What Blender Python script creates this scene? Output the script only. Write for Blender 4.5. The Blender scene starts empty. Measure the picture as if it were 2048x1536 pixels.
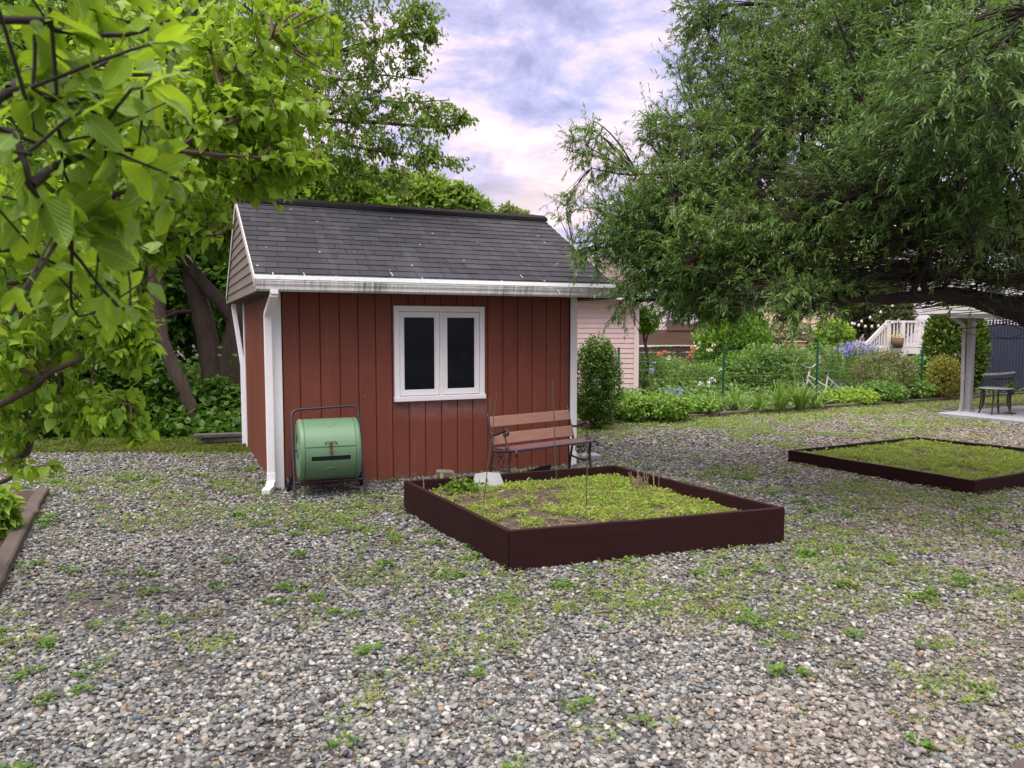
import bpy, math, random
import numpy as np
from mathutils import Vector, Matrix

R = math.radians
rng = np.random.default_rng(7)
random.seed(7)
SC = bpy.context.scene
COL = SC.collection

# ------------------------------------------------------------------ camera model (used for measuring the place)
CF, CP, CH = 1518.5, 0.072, 1.65
def ray(u, v):
    a = (u - 1024) / CF; b = (768 - v) / CF
    return (a, math.cos(CP) + b * math.sin(CP), -math.sin(CP) + b * math.cos(CP))
def G(u, v, z=0.0):
    d = ray(u, v); t = (z - CH) / d[2]
    return np.array([d[0] * t, d[1] * t, z])
def P3(u, v, Y):
    d = ray(u, v); t = Y / d[1]
    return np.array([d[0] * t, Y, CH + d[2] * t])

# ------------------------------------------------------------------ materials
def lin(c):
    return tuple(c) + (1.0,) if len(c) == 3 else tuple(c)
class NT:
    def __init__(s, name):
        s.m = bpy.data.materials.new(name); s.m.use_nodes = True
        s.t = s.m.node_tree; s.t.nodes.clear()
        s.out = s.t.nodes.new('ShaderNodeOutputMaterial')
    def n(s, typ, **kw):
        nd = s.t.nodes.new(typ)
        for k, v in kw.items():
            if k.startswith('i_'):
                key = k[2:]
                key = int(key) if key.isdigit() else key.replace('_', ' ')
                nd.inputs[key].default_value = v
            else: setattr(nd, k, v)
        return nd
    def l(s, a, b): s.t.links.new(a, b)
    def coord(s, kind='Object', scale=(1, 1, 1)):
        c = s.n('ShaderNodeTexCoord'); mp = s.n('ShaderNodeMapping')
        mp.inputs['Scale'].default_value = scale
        s.l(c.outputs[kind], mp.inputs[0]); return mp.outputs[0]
    def noise(s, vec, scale, detail=4, rough=.55, dist=0):
        nd = s.n('ShaderNodeTexNoise'); nd.inputs['Scale'].default_value = scale
        nd.inputs['Detail'].default_value = detail; nd.inputs['Roughness'].default_value = rough
        nd.inputs['Distortion'].default_value = dist
        if vec is not None: s.l(vec, nd.inputs['Vector'])
        return nd.outputs['Fac']
    def ramp(s, fac, stops, interp='LINEAR'):
        r = s.n('ShaderNodeValToRGB'); r.color_ramp.interpolation = interp
        e = r.color_ramp.elements
        while len(e) < len(stops): e.new(.5)
        for i, (p, c) in enumerate(stops):
            e[i].position = p; e[i].color = lin(c) if not isinstance(c, (int, float)) else (c, c, c, 1)
        s.l(fac, r.inputs[0]); return r.outputs[0]
    def mix(s, fac, a, b, mode='MIX'):
        m = s.n('ShaderNodeMix', data_type='RGBA', blend_type=mode)
        for sock, val in ((m.inputs[0], fac), (m.inputs[6], a), (m.inputs[7], b)):
            if hasattr(val, 'is_linked'): s.l(val, sock)
            elif isinstance(val, (int, float)): sock.default_value = val
            else: sock.default_value = lin(val)
        return m.outputs[2]
    def bump(s, h, strength=.3, dist=.01):
        b = s.n('ShaderNodeBump'); b.inputs['Strength'].default_value = strength
        b.inputs['Distance'].default_value = dist; s.l(h, b.inputs['Height']); return b.outputs[0]
    def bsdf(s, col, rough=.6, normal=None, metal=0, spec=.5):
        p = s.n('ShaderNodeBsdfPrincipled')
        for key, val in (('Base Color', col), ('Roughness', rough), ('Metallic', metal), ('Specular IOR Level', spec)):
            if hasattr(val, 'is_linked'): s.l(val, p.inputs[key])
            elif isinstance(val, (int, float)): p.inputs[key].default_value = val
            else: p.inputs[key].default_value = lin(val)
        if normal is not None: s.l(normal, p.inputs['Normal'])
        s.l(p.outputs[0], s.out.inputs[0]); return p

MATS = {}
def paint(name, c1, c2=None, rough=.55, scale=6, stretch=(1, 1, 1), bump=.15, bdist=.004, fine=60, metal=0, c3=None, c3pos=.62, spec=.4, grain=.35):
    """weathered paint: two tones by large noise, optional stain tone c3, fine grain bump"""
    if name in MATS: return MATS[name]
    t = NT(name); v = t.coord('Object', stretch)
    c2 = c2 or tuple(x * .8 for x in c1)
    n1 = t.noise(v, scale, 6, .65)
    col = t.mix(t.ramp(n1, [(.3, 0.0), (.7, 1.0)]), c1, c2)
    if c3:
        n2 = t.noise(v, scale * 2.7, 8, .7, .4)
        col = t.mix(t.ramp(n2, [(c3pos, 0.0), (c3pos + .1, 1.0)]), col, c3)
    h = t.noise(v, fine, 5, .6)
    col = t.mix(grain, col, t.ramp(h, [(.25, .55), (.75, 1.25)]), 'MULTIPLY')
    t.bsdf(col, t.ramp(n1, [(.2, rough * .85), (.8, min(1, rough * 1.15))]), t.bump(h, bump, bdist), metal, spec)
    MATS[name] = t.m; return t.m

def leafmat(name, c1, c2, trans=None, tw=.38, rough=.45, spec=.35, big=None, dry=None):
    if name in MATS: return MATS[name]
    t = NT(name); g = t.n('ShaderNodeNewGeometry')
    r = g.outputs['Random Per Island']
    col = t.mix(r, c1, c2)
    v = t.coord('Object')
    nb = t.noise(v, big or 1.6, 3)
    col = t.mix(t.ramp(nb, [(.35, 0.0), (.68, .55)]), col, tuple(min(1, x * k) for x, k in zip(c2, (1.35, 1.15, 1.0))))
    if dry:
        m = t.n('ShaderNodeMath', operation='GREATER_THAN'); m.inputs[1].default_value = dry[1]
        w = t.n('ShaderNodeTexWhiteNoise', noise_dimensions='1D'); t.l(r, w.inputs['W'])
        t.l(w.outputs['Value'], m.inputs[0]); col = t.mix(m.outputs[0], col, dry[0])
    p = t.bsdf(col, rough, None, 0, spec)
    tr = t.n('ShaderNodeBsdfTranslucent')
    tc = trans or tuple(min(1, x * k) for x, k in zip(c2, (1.9, 1.6, .9)))
    tcol = t.mix(.5, col, tc); t.l(tcol, tr.inputs[0])
    ms = t.n('ShaderNodeMixShader'); ms.inputs[0].default_value = tw
    t.l(p.outputs[0], ms.inputs[1]); t.l(tr.outputs[0], ms.inputs[2]); t.l(ms.outputs[0], t.out.inputs[0])
    MATS[name] = t.m; return t.m

# ------------------------------------------------------------------ object helpers
def tag(o, label=None, cat=None, group=None, kind=None):
    if label: o['label'] = label
    if cat: o['category'] = cat
    if group: o['group'] = group
    if kind: o['kind'] = kind
    return o
def thing(name, label, cat, loc=(0, 0, 0), yaw=0, group=None):
    o = bpy.data.objects.new(name, None); COL.objects.link(o)
    o.location = loc; o.rotation_euler = (0, 0, yaw); o.empty_display_size = .1
    return tag(o, label, cat, group)

def link_np(name, chunks, mat, parent=None, smooth=False, colors=None, label=None):
    """chunks: list of (V (n,3), F (m,k)). One mesh object. Coordinates are the parent's local ones."""
    Vs, loops, starts, tot = [], [], [], []
    off = 0; ls = 0
    for V, F in chunks:
        V = np.asarray(V, dtype=np.float32).reshape(-1, 3); F = np.asarray(F, dtype=np.int32)
        Vs.append(V)
        if len(F):
            k = F.shape[1]; loops.append((F + off).ravel())
            starts.append(ls + np.arange(len(F)) * k); tot.append(np.full(len(F), k)); ls += F.size
        off += len(V)
    V = np.concatenate(Vs); L = np.concatenate(loops).astype(np.int32)
    S = np.concatenate(starts).astype(np.int32)
    me = bpy.data.meshes.new(name)
    me.vertices.add(len(V)); me.vertices.foreach_set('co', V.ravel())
    me.loops.add(len(L)); me.loops.foreach_set('vertex_index', L)
    me.polygons.add(len(S)); me.polygons.foreach_set('loop_start', S)
    me.polygons.foreach_set('use_smooth', np.full(len(S), bool(smooth)))
    if colors is not None:
        a = me.attributes.new('tint', 'FLOAT_COLOR', 'POINT')
        a.data.foreach_set('color', np.asarray(colors, dtype=np.float32).ravel())
    me.update(calc_edges=True)
    if mat: me.materials.append(mat)
    o = bpy.data.objects.new(name, me); COL.objects.link(o)
    if parent is not None: o.parent = parent
    if label: o['label'] = label
    return o

class MB:
    """collects simple shapes; build() links them as one mesh object"""
    def __init__(s): s.ch = []
    def add(s, V, F): s.ch.append((np.asarray(V, float), np.asarray(F))); return s
    def box(s, x0, x1, y0, y1, z0, z1, M=None, bev=0.0):
        if bev > 0:
            b = min(bev, (x1 - x0) * .45, (y1 - y0) * .45, (z1 - z0) * .45)
            # chamfered box: 24 verts
            V = []; ix = {}
            for sx in (0, 1):
                for sy in (0, 1):
                    for sz in (0, 1):
                        X = (x0, x1)[sx]; Y = (y0, y1)[sy]; Z = (z0, z1)[sz]
                        dx = (b, -b)[sx]; dy = (b, -b)[sy]; dz = (b, -b)[sz]
                        for ax, pt in enumerate(((X, Y + dy, Z + dz), (X + dx, Y, Z + dz), (X + dx, Y + dy, Z))):
                            ix[(sx, sy, sz, ax)] = len(V); V.append(pt)
            Q = []; T = []
            def q(*k): Q.append([ix[i] for i in k])
            for sv in (0, 1):
                o = 1 if sv else -1
                def fl(l): return l if o > 0 else l[::-1]
                q(*fl([(sv, 0, 0, 0), (sv, 1, 0, 0), (sv, 1, 1, 0), (sv, 0, 1, 0)]))
                q(*fl([(0, sv, 0, 1), (0, sv, 1, 1), (1, sv, 1, 1), (1, sv, 0, 1)]))
                q(*fl([(0, 0, sv, 2), (1, 0, sv, 2), (1, 1, sv, 2), (0, 1, sv, 2)]))
            for a in (0, 1):
                for c in (0, 1):
                    q((a, c, 0, 0), (a, c, 1, 0), (a, c, 1, 1), (a, c, 0, 1))
                    q((a, 0, c, 0), (a, 1, c, 0), (a, 1, c, 2), (a, 0, c, 2))
                    q((0, a, c, 1), (1, a, c, 1), (1, a, c, 2), (0, a, c, 2))
                    for d in (0, 1):
                        T.append([ix[(a, c, d, 0)], ix[(a, c, d, 1)], ix[(a, c, d, 2)]])
            V = np.array(V)
            if M is not None: V = V @ np.array(M.to_3x3()).T + np.array(M.translation)
            s.ch.append((V, np.array(Q))); s.ch.append((V.copy(), np.array(T))); return s
        V = np.array([(x, y, z) for x in (x0, x1) for y in (y0, y1) for z in (z0, z1)], float)
        F = [(0, 1, 3, 2), (4, 6, 7, 5), (0, 4, 5, 1), (2, 3, 7, 6), (0, 2, 6, 4), (1, 5, 7, 3)]
        if M is not None: V = V @ np.array(M.to_3x3()).T + np.array(M.translation)
        return s.add(V, F)
    def bar(s, a, b, w, h, roll=0):
        """rectangular bar from a to b, w across, h up"""
        a = Vector(a); b = Vector(b); d = (b - a); L = d.length; d.normalize()
        up = Vector((0, 0, 1)) if abs(d.z) < .95 else Vector((0, 1, 0))
        x = d.cross(up).normalized(); z = x.cross(d)
        M = Matrix((x, d, z)).transposed().to_4x4(); M.translation = a
        return s.box(-w / 2, w / 2, 0, L, -h / 2, h / 2, M @ Matrix.Rotation(roll, 4, 'Y') if roll else M)
    def tube(s, pts, r, k=8, closed=False):
        V, F = tubes(np.array([pts], float), np.full((1, len(pts)), r) if np.isscalar(r) else np.array([r], float), k)
        s.add(V, F); n = len(pts)
        s.ch.append((V[:k], np.arange(k)[::-1][None])); s.ch.append((V[(n - 1) * k:n * k], np.arange(k)[None])); return s
    def lathe(s, prof, k=24, M=None, cap=False):
        prof = np.array(prof, float); n = len(prof); a = np.arange(k) * 2 * math.pi / k
        V = np.stack([np.outer(prof[:, 0], np.cos(a)), np.outer(prof[:, 0], np.sin(a)), np.repeat(prof[:, 1][:, None], k, 1)], -1).reshape(-1, 3)
        i = np.arange(n - 1)[:, None] * k; j = np.arange(k)[None]; jn = (j + 1) % k
        F = np.stack([i + j, i + jn, i + k + jn, i + k + j], -1).reshape(-1, 4)
        if M is not None: V = V @ np.array(M.to_3x3()).T + np.array(M.translation)
        return s.add(V, F)
    def prism(s, poly, y0, y1, M=None):
        """poly in (x,z) extruded along y"""
        n = len(poly)
        V = np.array([(x, y0, z) for x, z in poly] + [(x, y1, z) for x, z in poly], float)
        if M is not None: V = V @ np.array(M.to_3x3()).T + np.array(M.translation)
        s.ch.append((V, np.array([(i, (i + 1) % n, n + (i + 1) % n, n + i) for i in range(n)])))
        s.ch.append((V.copy(), np.array([list(range(n))[::-1]]))); s.ch.append((V.copy(), np.array([list(range(n, 2 * n))])))
        return s
    def build(s, name, mat, parent=None, smooth=False, label=None, bevel=0, weld=False):
        o = link_np(name, s.ch, mat, parent, smooth, label=label)
        if bevel:
            m = o.modifiers.new('bevel', 'BEVEL'); m.width = bevel; m.segments = 2; m.limit_method = 'ANGLE'
        return o

def tubes(P, Rr, k=6):
    """P (N,S,3) polylines, Rr (N,S) radii -> verts, quads"""
    P = np.asarray(P, float); N, S, _ = P.shape
    T = np.empty_like(P); T[:, 1:-1] = P[:, 2:] - P[:, :-2]; T[:, 0] = P[:, 1] - P[:, 0]; T[:, -1] = P[:, -1] - P[:, -2]
    T /= np.linalg.norm(T, axis=2, keepdims=True) + 1e-9
    D = P[:, -1] - P[:, 0]
    ref = np.where(np.abs(D[:, 2:3]) > .8 * np.linalg.norm(D, axis=1, keepdims=True), np.array([[1., .13, 0]]), np.array([[0., .07, 1.]]))
    ref = np.repeat(ref[:, None], S, 1)
    A = np.cross(T, ref); A /= np.linalg.norm(A, axis=2, keepdims=True) + 1e-9
    B = np.cross(T, A)
    a = np.arange(k) * 2 * math.pi / k
    V = P[:, :, None] + Rr[:, :, None, None] * (np.cos(a)[None, None, :, None] * A[:, :, None] + np.sin(a)[None, None, :, None] * B[:, :, None])
    base = (np.arange(N) * S * k)[:, None, None]; i = (np.arange(S - 1) * k)[None, :, None]; j = np.arange(k)[None, None]; jn = (j + 1) % k
    F = np.stack([base + i + j, base + i + jn, base + i + k + jn, base + i + k + j], -1).reshape(-1, 4)
    return V.reshape(-1, 3), F

def smooth_path(pts, n=12):
    pts = np.array(pts, float)
    q = np.vstack([2 * pts[0] - pts[1], pts, 2 * pts[-1] - pts[-2]]); out = []
    m = len(pts) - 1; per = max(2, n // m)
    for i in range(m):
        a, b, c, d = q[i:i + 4]
        for t in np.arange(per) / per:
            out.append(.5 * ((2 * b) + (-a + c) * t + (2 * a - 5 * b + 4 * c - d) * t * t + (-a + 3 * b - 3 * c + d) * t ** 3))
    out.append(pts[-1]); return np.array(out)

def unit(v): return v / (np.linalg.norm(v, axis=-1, keepdims=True) + 1e-9)

# ------------------------------------------------------------------ leaves
LEAF = {  # verts: (along, across, lift); faces
 'kite': ([(0, 0, 0), (.45, .5, .10), (1, 0, 0), (.45, -.5, .10), (.5, 0, 0)], [(0, 4, 1), (4, 2, 1), (0, 3, 4), (4, 3, 2)]),
 'tri': ([(0, 0, 0), (.45, .5, .06), (1, 0, -.05), (.45, -.5, .06)], [(0, 3, 1), (3, 2, 1)]),
 'narrow': ([(0, .12, 0), (0, -.12, 0), (.4, .5, .03), (.4, -.5, .03), (.78, .36, -.03), (.78, -.36, -.03), (1, 0, -.14)], [(0, 1, 3, 2), (2, 3, 5, 4), (4, 5, 6, 6)]),
 'ovate': ([(0, 0, 0), (.12, .28, .05), (.36, .5, .10), (.7, .3, .03), (1, 0, -.12), (.12, -.28, .05), (.36, -.5, .10), (.7, -.3, .03), (.36, 0, .0), (.7, 0, -.05)],
           [(0, 8, 2, 1), (8, 9, 3, 2), (9, 4, 4, 3), (0, 5, 6, 8), (8, 6, 7, 9), (9, 7, 4, 4)]),
 'heart': ([(0, 0, 0), (-.06, .26, .06), (.12, .48, .1), (.38, .5, .1), (.72, .25, .02), (1, 0, -.14), (-.06, -.26, .06), (.12, -.48, .1), (.38, -.5, .1), (.72, -.25, .02), (.3, 0, 0), (.68, 0, -.05)],
           [(0, 10, 2, 1), (10, 3, 2, 2), (10, 11, 4, 3), (11, 5, 5, 4), (0, 6, 7, 10), (10, 7, 8, 8), (10, 8, 9, 11), (11, 9, 5, 5)]),
 'blade': ([(0, .5, 0), (0, -.5, 0), (.35, .45, .0), (.35, -.45, 0), (.7, .3, -.1), (.7, -.3, -.1), (1, 0, -.32)], [(0, 1, 3, 2), (2, 3, 5, 4), (4, 5, 6, 6)]),
}
def split_faces(F):
    q = [f for f in F if len(f) == 4 and len(set(f)) == 4]
    t = [tuple(dict.fromkeys(f)) for f in F if len(set(f)) == 3]
    return np.array(q, int).reshape(-1, 4), np.array(t, int).reshape(-1, 3)
def leaves(kind, pos, d, nrm, length, width, curl=0.0):
    """returns chunks for N leaves"""
    tv, tf = LEAF[kind]; tv = np.array(tv, float)
    N = len(pos); d = unit(d); s = unit(np.cross(nrm, d)); n = np.cross(d, s)
    L = np.broadcast_to(length, (N,))[:, None, None]; W = np.broadcast_to(width, (N,))[:, None, None]
    lift = tv[None, :, 2:3] * L
    if curl: lift = lift - (rng.uniform(0, curl, N)[:, None, None]) * L * (tv[None, :, 0:1] ** 2)
    V = pos[:, None] + tv[None, :, 0:1] * L * d[:, None] + tv[None, :, 1:2] * W * s[:, None] + lift * n[:, None]
    m = len(tv); q, t = split_faces(tf); off = (np.arange(N) * m)[:, None, None]; V = V.reshape(-1, 3)
    # keep each leaf one island: quads and triangles share the same vertices through one chunk with degenerate-free split
    out = []
    Fq = (q[None] + off).reshape(-1, 4) if len(q) else None
    Ft = (t[None] + off).reshape(-1, 3) if len(t) else None
    return V, Fq, Ft
def leaf_obj(name, sets, mat, parent, off=(0, 0, 0), smooth=True, kind=None, label=None):
    """sets: list of (V,Fq,Ft) in world coordinates -> one mesh relative to off"""
    Vs, L, S = [], [], []; o = 0; ls = 0
    for V, Fq, Ft in sets:
        Vs.append(V)
        for F in (Fq, Ft):
            if F is None: continue
            k = F.shape[1]; L.append((F + o).ravel()); S.append(ls + np.arange(len(F)) * k); ls += F.size
        o += len(V)
    V = (np.concatenate(Vs) - np.array(off)).astype(np.float32)
    L = np.concatenate(L).astype(np.int32); S = np.concatenate(S).astype(np.int32)
    me = bpy.data.meshes.new(name)
    me.vertices.add(len(V)); me.vertices.foreach_set('co', V.ravel())
    me.loops.add(len(L)); me.loops.foreach_set('vertex_index', L)
    me.polygons.add(len(S)); me.polygons.foreach_set('loop_start', S)
    me.polygons.foreach_set('use_smooth', np.full(len(S), bool(smooth)))
    me.update(calc_edges=True); me.materials.append(mat)
    ob = bpy.data.objects.new(name, me); COL.objects.link(ob)
    if parent is not None: ob.parent = parent
    if kind: ob['kind'] = kind
    if label: ob['label'] = label
    return ob

def leaves_grid(pos, d, nrm, length, width, rows=8):
    """finely meshed broad leaves, each with its own fold, curl, edge wave; returns V, F and (along, across) per vertex"""
    N = len(pos); cols = np.array([-1, -.55, 0, .55, 1.]); t = np.linspace(0, 1, rows + 1); nc = len(cols)
    prof = np.sin(math.pi * np.clip(t, 0, 1) ** .78) ** .75; prof[0] = .03; prof[-1] = .0
    d = unit(d); s = unit(np.cross(nrm, d)); n = np.cross(d, s)
    L = np.broadcast_to(length, (N,))[:, None, None]; W = np.broadcast_to(width, (N,))[:, None, None]
    T = np.broadcast_to(t[None, :, None], (N, rows + 1, nc)); C = np.broadcast_to(cols[None, None, :], T.shape)
    wv = 1 + .07 * rng.normal(size=T.shape) * (np.abs(C) > .9)
    fold = rng.uniform(.05, .45, (N, 1, 1)); curl = rng.uniform(-.05, .5, (N, 1, 1)); ph = rng.uniform(0, 6.28, (N, 1, 1)); tw = rng.normal(0, .25, (N, 1, 1))
    ac = C * prof[None, :, None] * W * .5 * wv
    lift = np.abs(ac) * fold - curl * L * T ** 2 * .5 + .035 * L * np.sin(T * 9 + ph) * np.abs(C) + tw * ac * T
    bend = rng.normal(0, .10, (N, 1, 1)) * L * T ** 2
    P = pos[:, None, None] + (T * L)[..., None] * d[:, None, None] + (ac + bend)[..., None] * s[:, None, None] + lift[..., None] * n[:, None, None]
    i = (np.arange(rows) * nc)[:, None]; j = np.arange(nc - 1)[None]; f = np.stack([i + j, i + j + 1, i + nc + j + 1, i + nc + j], -1).reshape(-1, 4)
    F = (f[None] + (np.arange(N) * (rows + 1) * nc)[:, None, None]).reshape(-1, 4)
    uv = np.stack([T, C * prof[None, :, None], np.zeros_like(T), np.ones_like(T)], -1).reshape(-1, 4)
    return P.reshape(-1, 3), F, uv

# ------------------------------------------------------------------ trees
def bez(a, c, b, S):
    t = np.linspace(0, 1, S)[None, :, None]
    return (1 - t) ** 2 * a[:, None] + 2 * t * (1 - t) * c[:, None] + t * t * b[:, None]
def attach(targets, nodes, root, pen=.9, lift=.12, S=5, wig=.1, nearw=1.0):
    """curved paths from the best skeleton node to each target"""
    best = np.empty(len(targets), int); dr = np.linalg.norm(nodes - root, axis=1)
    for i in range(0, len(targets), 1500):
        T = targets[i:i + 1500]
        d = np.linalg.norm(T[:, None] - nodes[None], axis=2) * nearw
        dt = np.linalg.norm(T - root, axis=1)
        d += pen * np.maximum(0, dr[None] - dt[:, None] + .25 * d)
        best[i:i + 1500] = d.argmin(1)
    a = nodes[best]; ln = np.linalg.norm(targets - a, axis=1, keepdims=True)
    c = a + (targets - a) * .5 + np.array([0, 0, 1.]) * ln * lift + rng.normal(size=a.shape) * ln * wig
    return bez(a, c, targets, S), ln[:, 0]
def make_tree(name, label, cat, base, limbs, env, n=(30, 200, 1500), leaf=('ovate', .07, .6, 10), lmat=None, bark=None,
              r=(.03, .012, .004), t0=.3, droop=.3, spread=.9, twig_lift=.1, group=None, root=None, along=.6, seg=5, k=(6, 5, 3), pen=.9, trunk_name='trunk', jitter=.25, extra=None):
    base = np.array(base, float); root = base + (0, 0, .5) if root is None else np.array(root, float)
    T = thing(name, label, cat, tuple(base), 0, group)
    ch = []; nodes = []
    for pts, r0, r1 in limbs:
        p = smooth_path(pts, 16); rr = np.linspace(r0, r1, len(p)) * (1 + .06 * rng.normal(size=len(p)))
        ch.append(tubes((p - base)[None], rr[None], 9)); nodes.append(p)
    link_np(trunk_name, ch, bark, T, True)
    bch = []
    nd = np.concatenate([p[len(p) // 4:] for p in nodes])
    t1 = env(n[0]); c0 = nd.mean(0)
    t1 = nd.mean(0) + (t1 - nd.mean(0)) * .75
    p1, l1 = attach(t1, nd, root, pen, .15, 7)
    bch.append(tubes(p1 - base, np.linspace(r[0], r[0] * .35, 7)[None].repeat(len(p1), 0), k[0]))
    nd2 = np.concatenate([nd, p1[:, 2:].reshape(-1, 3)])
    t2 = env(n[1]); t2 = nd.mean(0) + (t2 - nd.mean(0)) * .9
    p2, l2 = attach(t2, nd2, root, pen, .12, 6)
    bch.append(tubes(p2 - base, np.linspace(r[1], r[1] * .35, 6)[None].repeat(len(p2), 0), k[1]))
    nd3 = np.concatenate([p1[:, 3:].reshape(-1, 3), p2[:, 2:].reshape(-1, 3)])
    t3 = env(n[2])
    p3, l3 = attach(t3, nd3, root, pen, twig_lift, seg)
    bch.append(tubes(p3 - base, np.linspace(r[2], r[2] * .4, seg)[None].repeat(len(p3), 0), k[2]))
    link_np('branches', bch, bark, T, True)
    kind, ll, ww, per = leaf
    N = len(p3); tt = rng.uniform(t0, 1.02, (N, per)); tt[:, 0] = 1.0
    f = np.clip(tt, 0, .9999) * (seg - 1); i = f.astype(int); fr = (f - i)[..., None]
    idx = np.arange(N)[:, None]
    pos = p3[idx, i] * (1 - fr) + p3[idx, i + 1] * fr
    tan = unit(p3[idx, i + 1] - p3[idx, i])
    sc = rng.uniform(.6, 1.15, (N, per))
    pos = pos + rng.normal(size=pos.shape) * ll * jitter
    d = tan * along + unit(rng.normal(size=pos.shape)) * spread + np.array([0, 0, -droop])
    nrm = np.array([0, 0, 1.]) + rng.normal(size=pos.shape) * .55
    pos = pos.reshape(-1, 3); d = d.reshape(-1, 3); nrm = nrm.reshape(-1, 3); sc = sc.reshape(-1)
    st = [leaves(kind, pos, d, nrm, ll * sc, ll * ww * sc * rng.uniform(.85, 1.15, len(sc)), .35)]
    if extra: st += extra
    leaf_obj('crown', st, lmat, T, base)
    return T

def env_ellipsoids(balls, shell=.55, zmin=None, lumps=0):
    """balls: (cx,cy,cz,rx,ry,rz,weight). Points fill them, denser to the outside."""
    B = np.array(balls, float); w = B[:, 6] / B[:, 6].sum()
    def f(n):
        out = np.empty((0, 3))
        while len(out) < n:
            i = rng.choice(len(B), n, p=w); u = unit(rng.normal(size=(n, 3)))
            rad = rng.uniform(shell ** 3, 1, n) ** (1 / 3)
            p = B[i, :3] + u * rad[:, None] * B[i, 3:6]
            if lumps:
                q = np.sin(p[:, 0] * lumps + 1.3 * p[:, 2]) + np.sin(p[:, 1] * lumps * 1.1 - p[:, 0]) + np.sin(p[:, 2] * lumps * 1.3 + 2 * p[:, 1])
                p = p[q > -.9]
            if zmin is not None: p = p[p[:, 2] > zmin]
            out = np.concatenate([out, p])
        return out[:n]
    return f
# ================================================================== camera, light, sky
cam = bpy.data.cameras.new('camera'); co = bpy.data.objects.new('camera', cam); COL.objects.link(co)
co.location = (0, 0, CH); co.rotation_euler = (math.pi / 2 - CP, 0, 0)
cam.sensor_width = 36; cam.lens = CF / 2048 * 36; cam.clip_end = 2000; cam.clip_start = .05
cam.dof.use_dof = True; cam.dof.focus_distance = 8.0; cam.dof.aperture_fstop = 7.0
SC.camera = co
SUN_EL, SUN_AZ = R(64), R(205)     # azimuth measured clockwise from +Y
sd = Vector((math.sin(SUN_AZ) * math.cos(SUN_EL), math.cos(SUN_AZ) * math.cos(SUN_EL), math.sin(SUN_EL)))
ld = bpy.data.lights.new('sun', 'SUN'); ld.energy = 1.1; ld.angle = R(40); ld.color = (1, .95, .88)
lo = bpy.data.objects.new('sun', ld); COL.objects.link(lo); lo.rotation_euler = sd.to_track_quat('Z', 'Y').to_euler()
W = bpy.data.worlds.new("World"); SC.world = W; W.use_nodes = True
nt = W.node_tree; nt.nodes.clear()
def wn(t, **k):
    n = nt.nodes.new(t)
    for a, b in k.items(): setattr(n, a, b)
    return n
wo = wn('ShaderNodeOutputWorld'); bg = wn('ShaderNodeBackground'); bg.inputs[1].default_value = .1
nt.links.new(bg.outputs[0], wo.inputs[0])
sky = wn('ShaderNodeTexSky', sky_type='NISHITA', sun_disc=False); sky.sun_elevation = SUN_EL; sky.sun_rotation = SUN_AZ
sky.air_density = 1.0; sky.dust_density = 1.0
tc = wn('ShaderNodeTexCoord'); sep = wn('ShaderNodeSeparateXYZ'); nt.links.new(tc.outputs['Generated'], sep.inputs[0])
# clouds lie on a flat layer: direction divided by its height
ad = wn('ShaderNodeMath', operation='MAXIMUM'); nt.links.new(sep.outputs[2], ad.inputs[0]); ad.inputs[1].default_value = 0.0
a2 = wn('ShaderNodeMath', operation='ADD'); nt.links.new(ad.outputs[0], a2.inputs[0]); a2.inputs[1].default_value = .22
dv = wn('ShaderNodeVectorMath', operation='DIVIDE'); nt.links.new(tc.outputs['Generated'], dv.inputs[0])
cmb = wn('ShaderNodeCombineXYZ')
for i in range(3): nt.links.new(a2.outputs[0], cmb.inputs[i])
nt.links.new(cmb.outputs[0], dv.inputs[1])
def wnoise(scale, det, rough, dist, offs=(0, 0, 0)):
    mp = wn('ShaderNodeMapping'); mp.inputs['Location'].default_value = offs; nt.links.new(dv.outputs[0], mp.inputs[0])
    n = wn('ShaderNodeTexNoise'); n.inputs['Scale'].default_value = scale; n.inputs['Detail'].default_value = det
    n.inputs['Roughness'].default_value = rough; n.inputs['Distortion'].default_value = dist; nt.links.new(mp.outputs[0], n.inputs['Vector']); return n.outputs['Fac']
def wramp(f, st):
    r = wn('ShaderNodeValToRGB'); e = r.color_ramp.elements
    while len(e) < len(st): e.new(.5)
    for i, (p, c) in enumerate(st): e[i].position = p; e[i].color = (*c, 1)
    nt.links.new(f, r.inputs[0]); return r.outputs[0]
def wmix(f, a, b, mode='MIX'):
    m = wn('ShaderNodeMix', data_type='RGBA', blend_type=mode)
    for s, v in ((m.inputs[0], f), (m.inputs[6], a), (m.inputs[7], b)):
        if hasattr(v, 'is_linked'): nt.links.new(v, s)
        elif isinstance(v, (int, float)): s.default_value = v
        else: s.default_value = (*v, 1)
    return m.outputs[2]
K = .49
c_lo = (3.7 * K, 3.75 * K, 6.2 * K); c_mid = (5.7 * K, 5.5 * K, 8.2 * K); c_hi = (8.6 * K, 7.2 * K, 8.5 * K); c_warm = (9.6 * K, 7.4 * K, 6.2 * K)
n1 = wnoise(3.3, 10, .60, .45, (3.1, 1.7, 0)); n2 = wnoise(.8, 4, .5, .2, (1.3, 7.7, 0)); n3 = wnoise(1.3, 3, .5, 0, (9.3, 2.2, 4))
cl = wramp(n1, [(.36, c_lo), (.48, c_mid), (.56, c_hi), (.68, (10.2*K, 9.4*K, 9.8*K))])
warm = wramp(n3, [(.46, (0, 0, 0)), (.62, (1, 1, 1))])
low = wramp(sep.outputs[2], [(.10, (1, 1, 1)), (.36, (0, 0, 0))])
wf = wmix(1.0, warm, low, 'MULTIPLY')
cl = wmix(wf, cl, c_warm)
cover = wramp(n2, [(.30, (.78, .78, .78)), (.5, (.98, .98, .98))])
col = wmix(cover, sky.outputs[0], cl)
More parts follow.
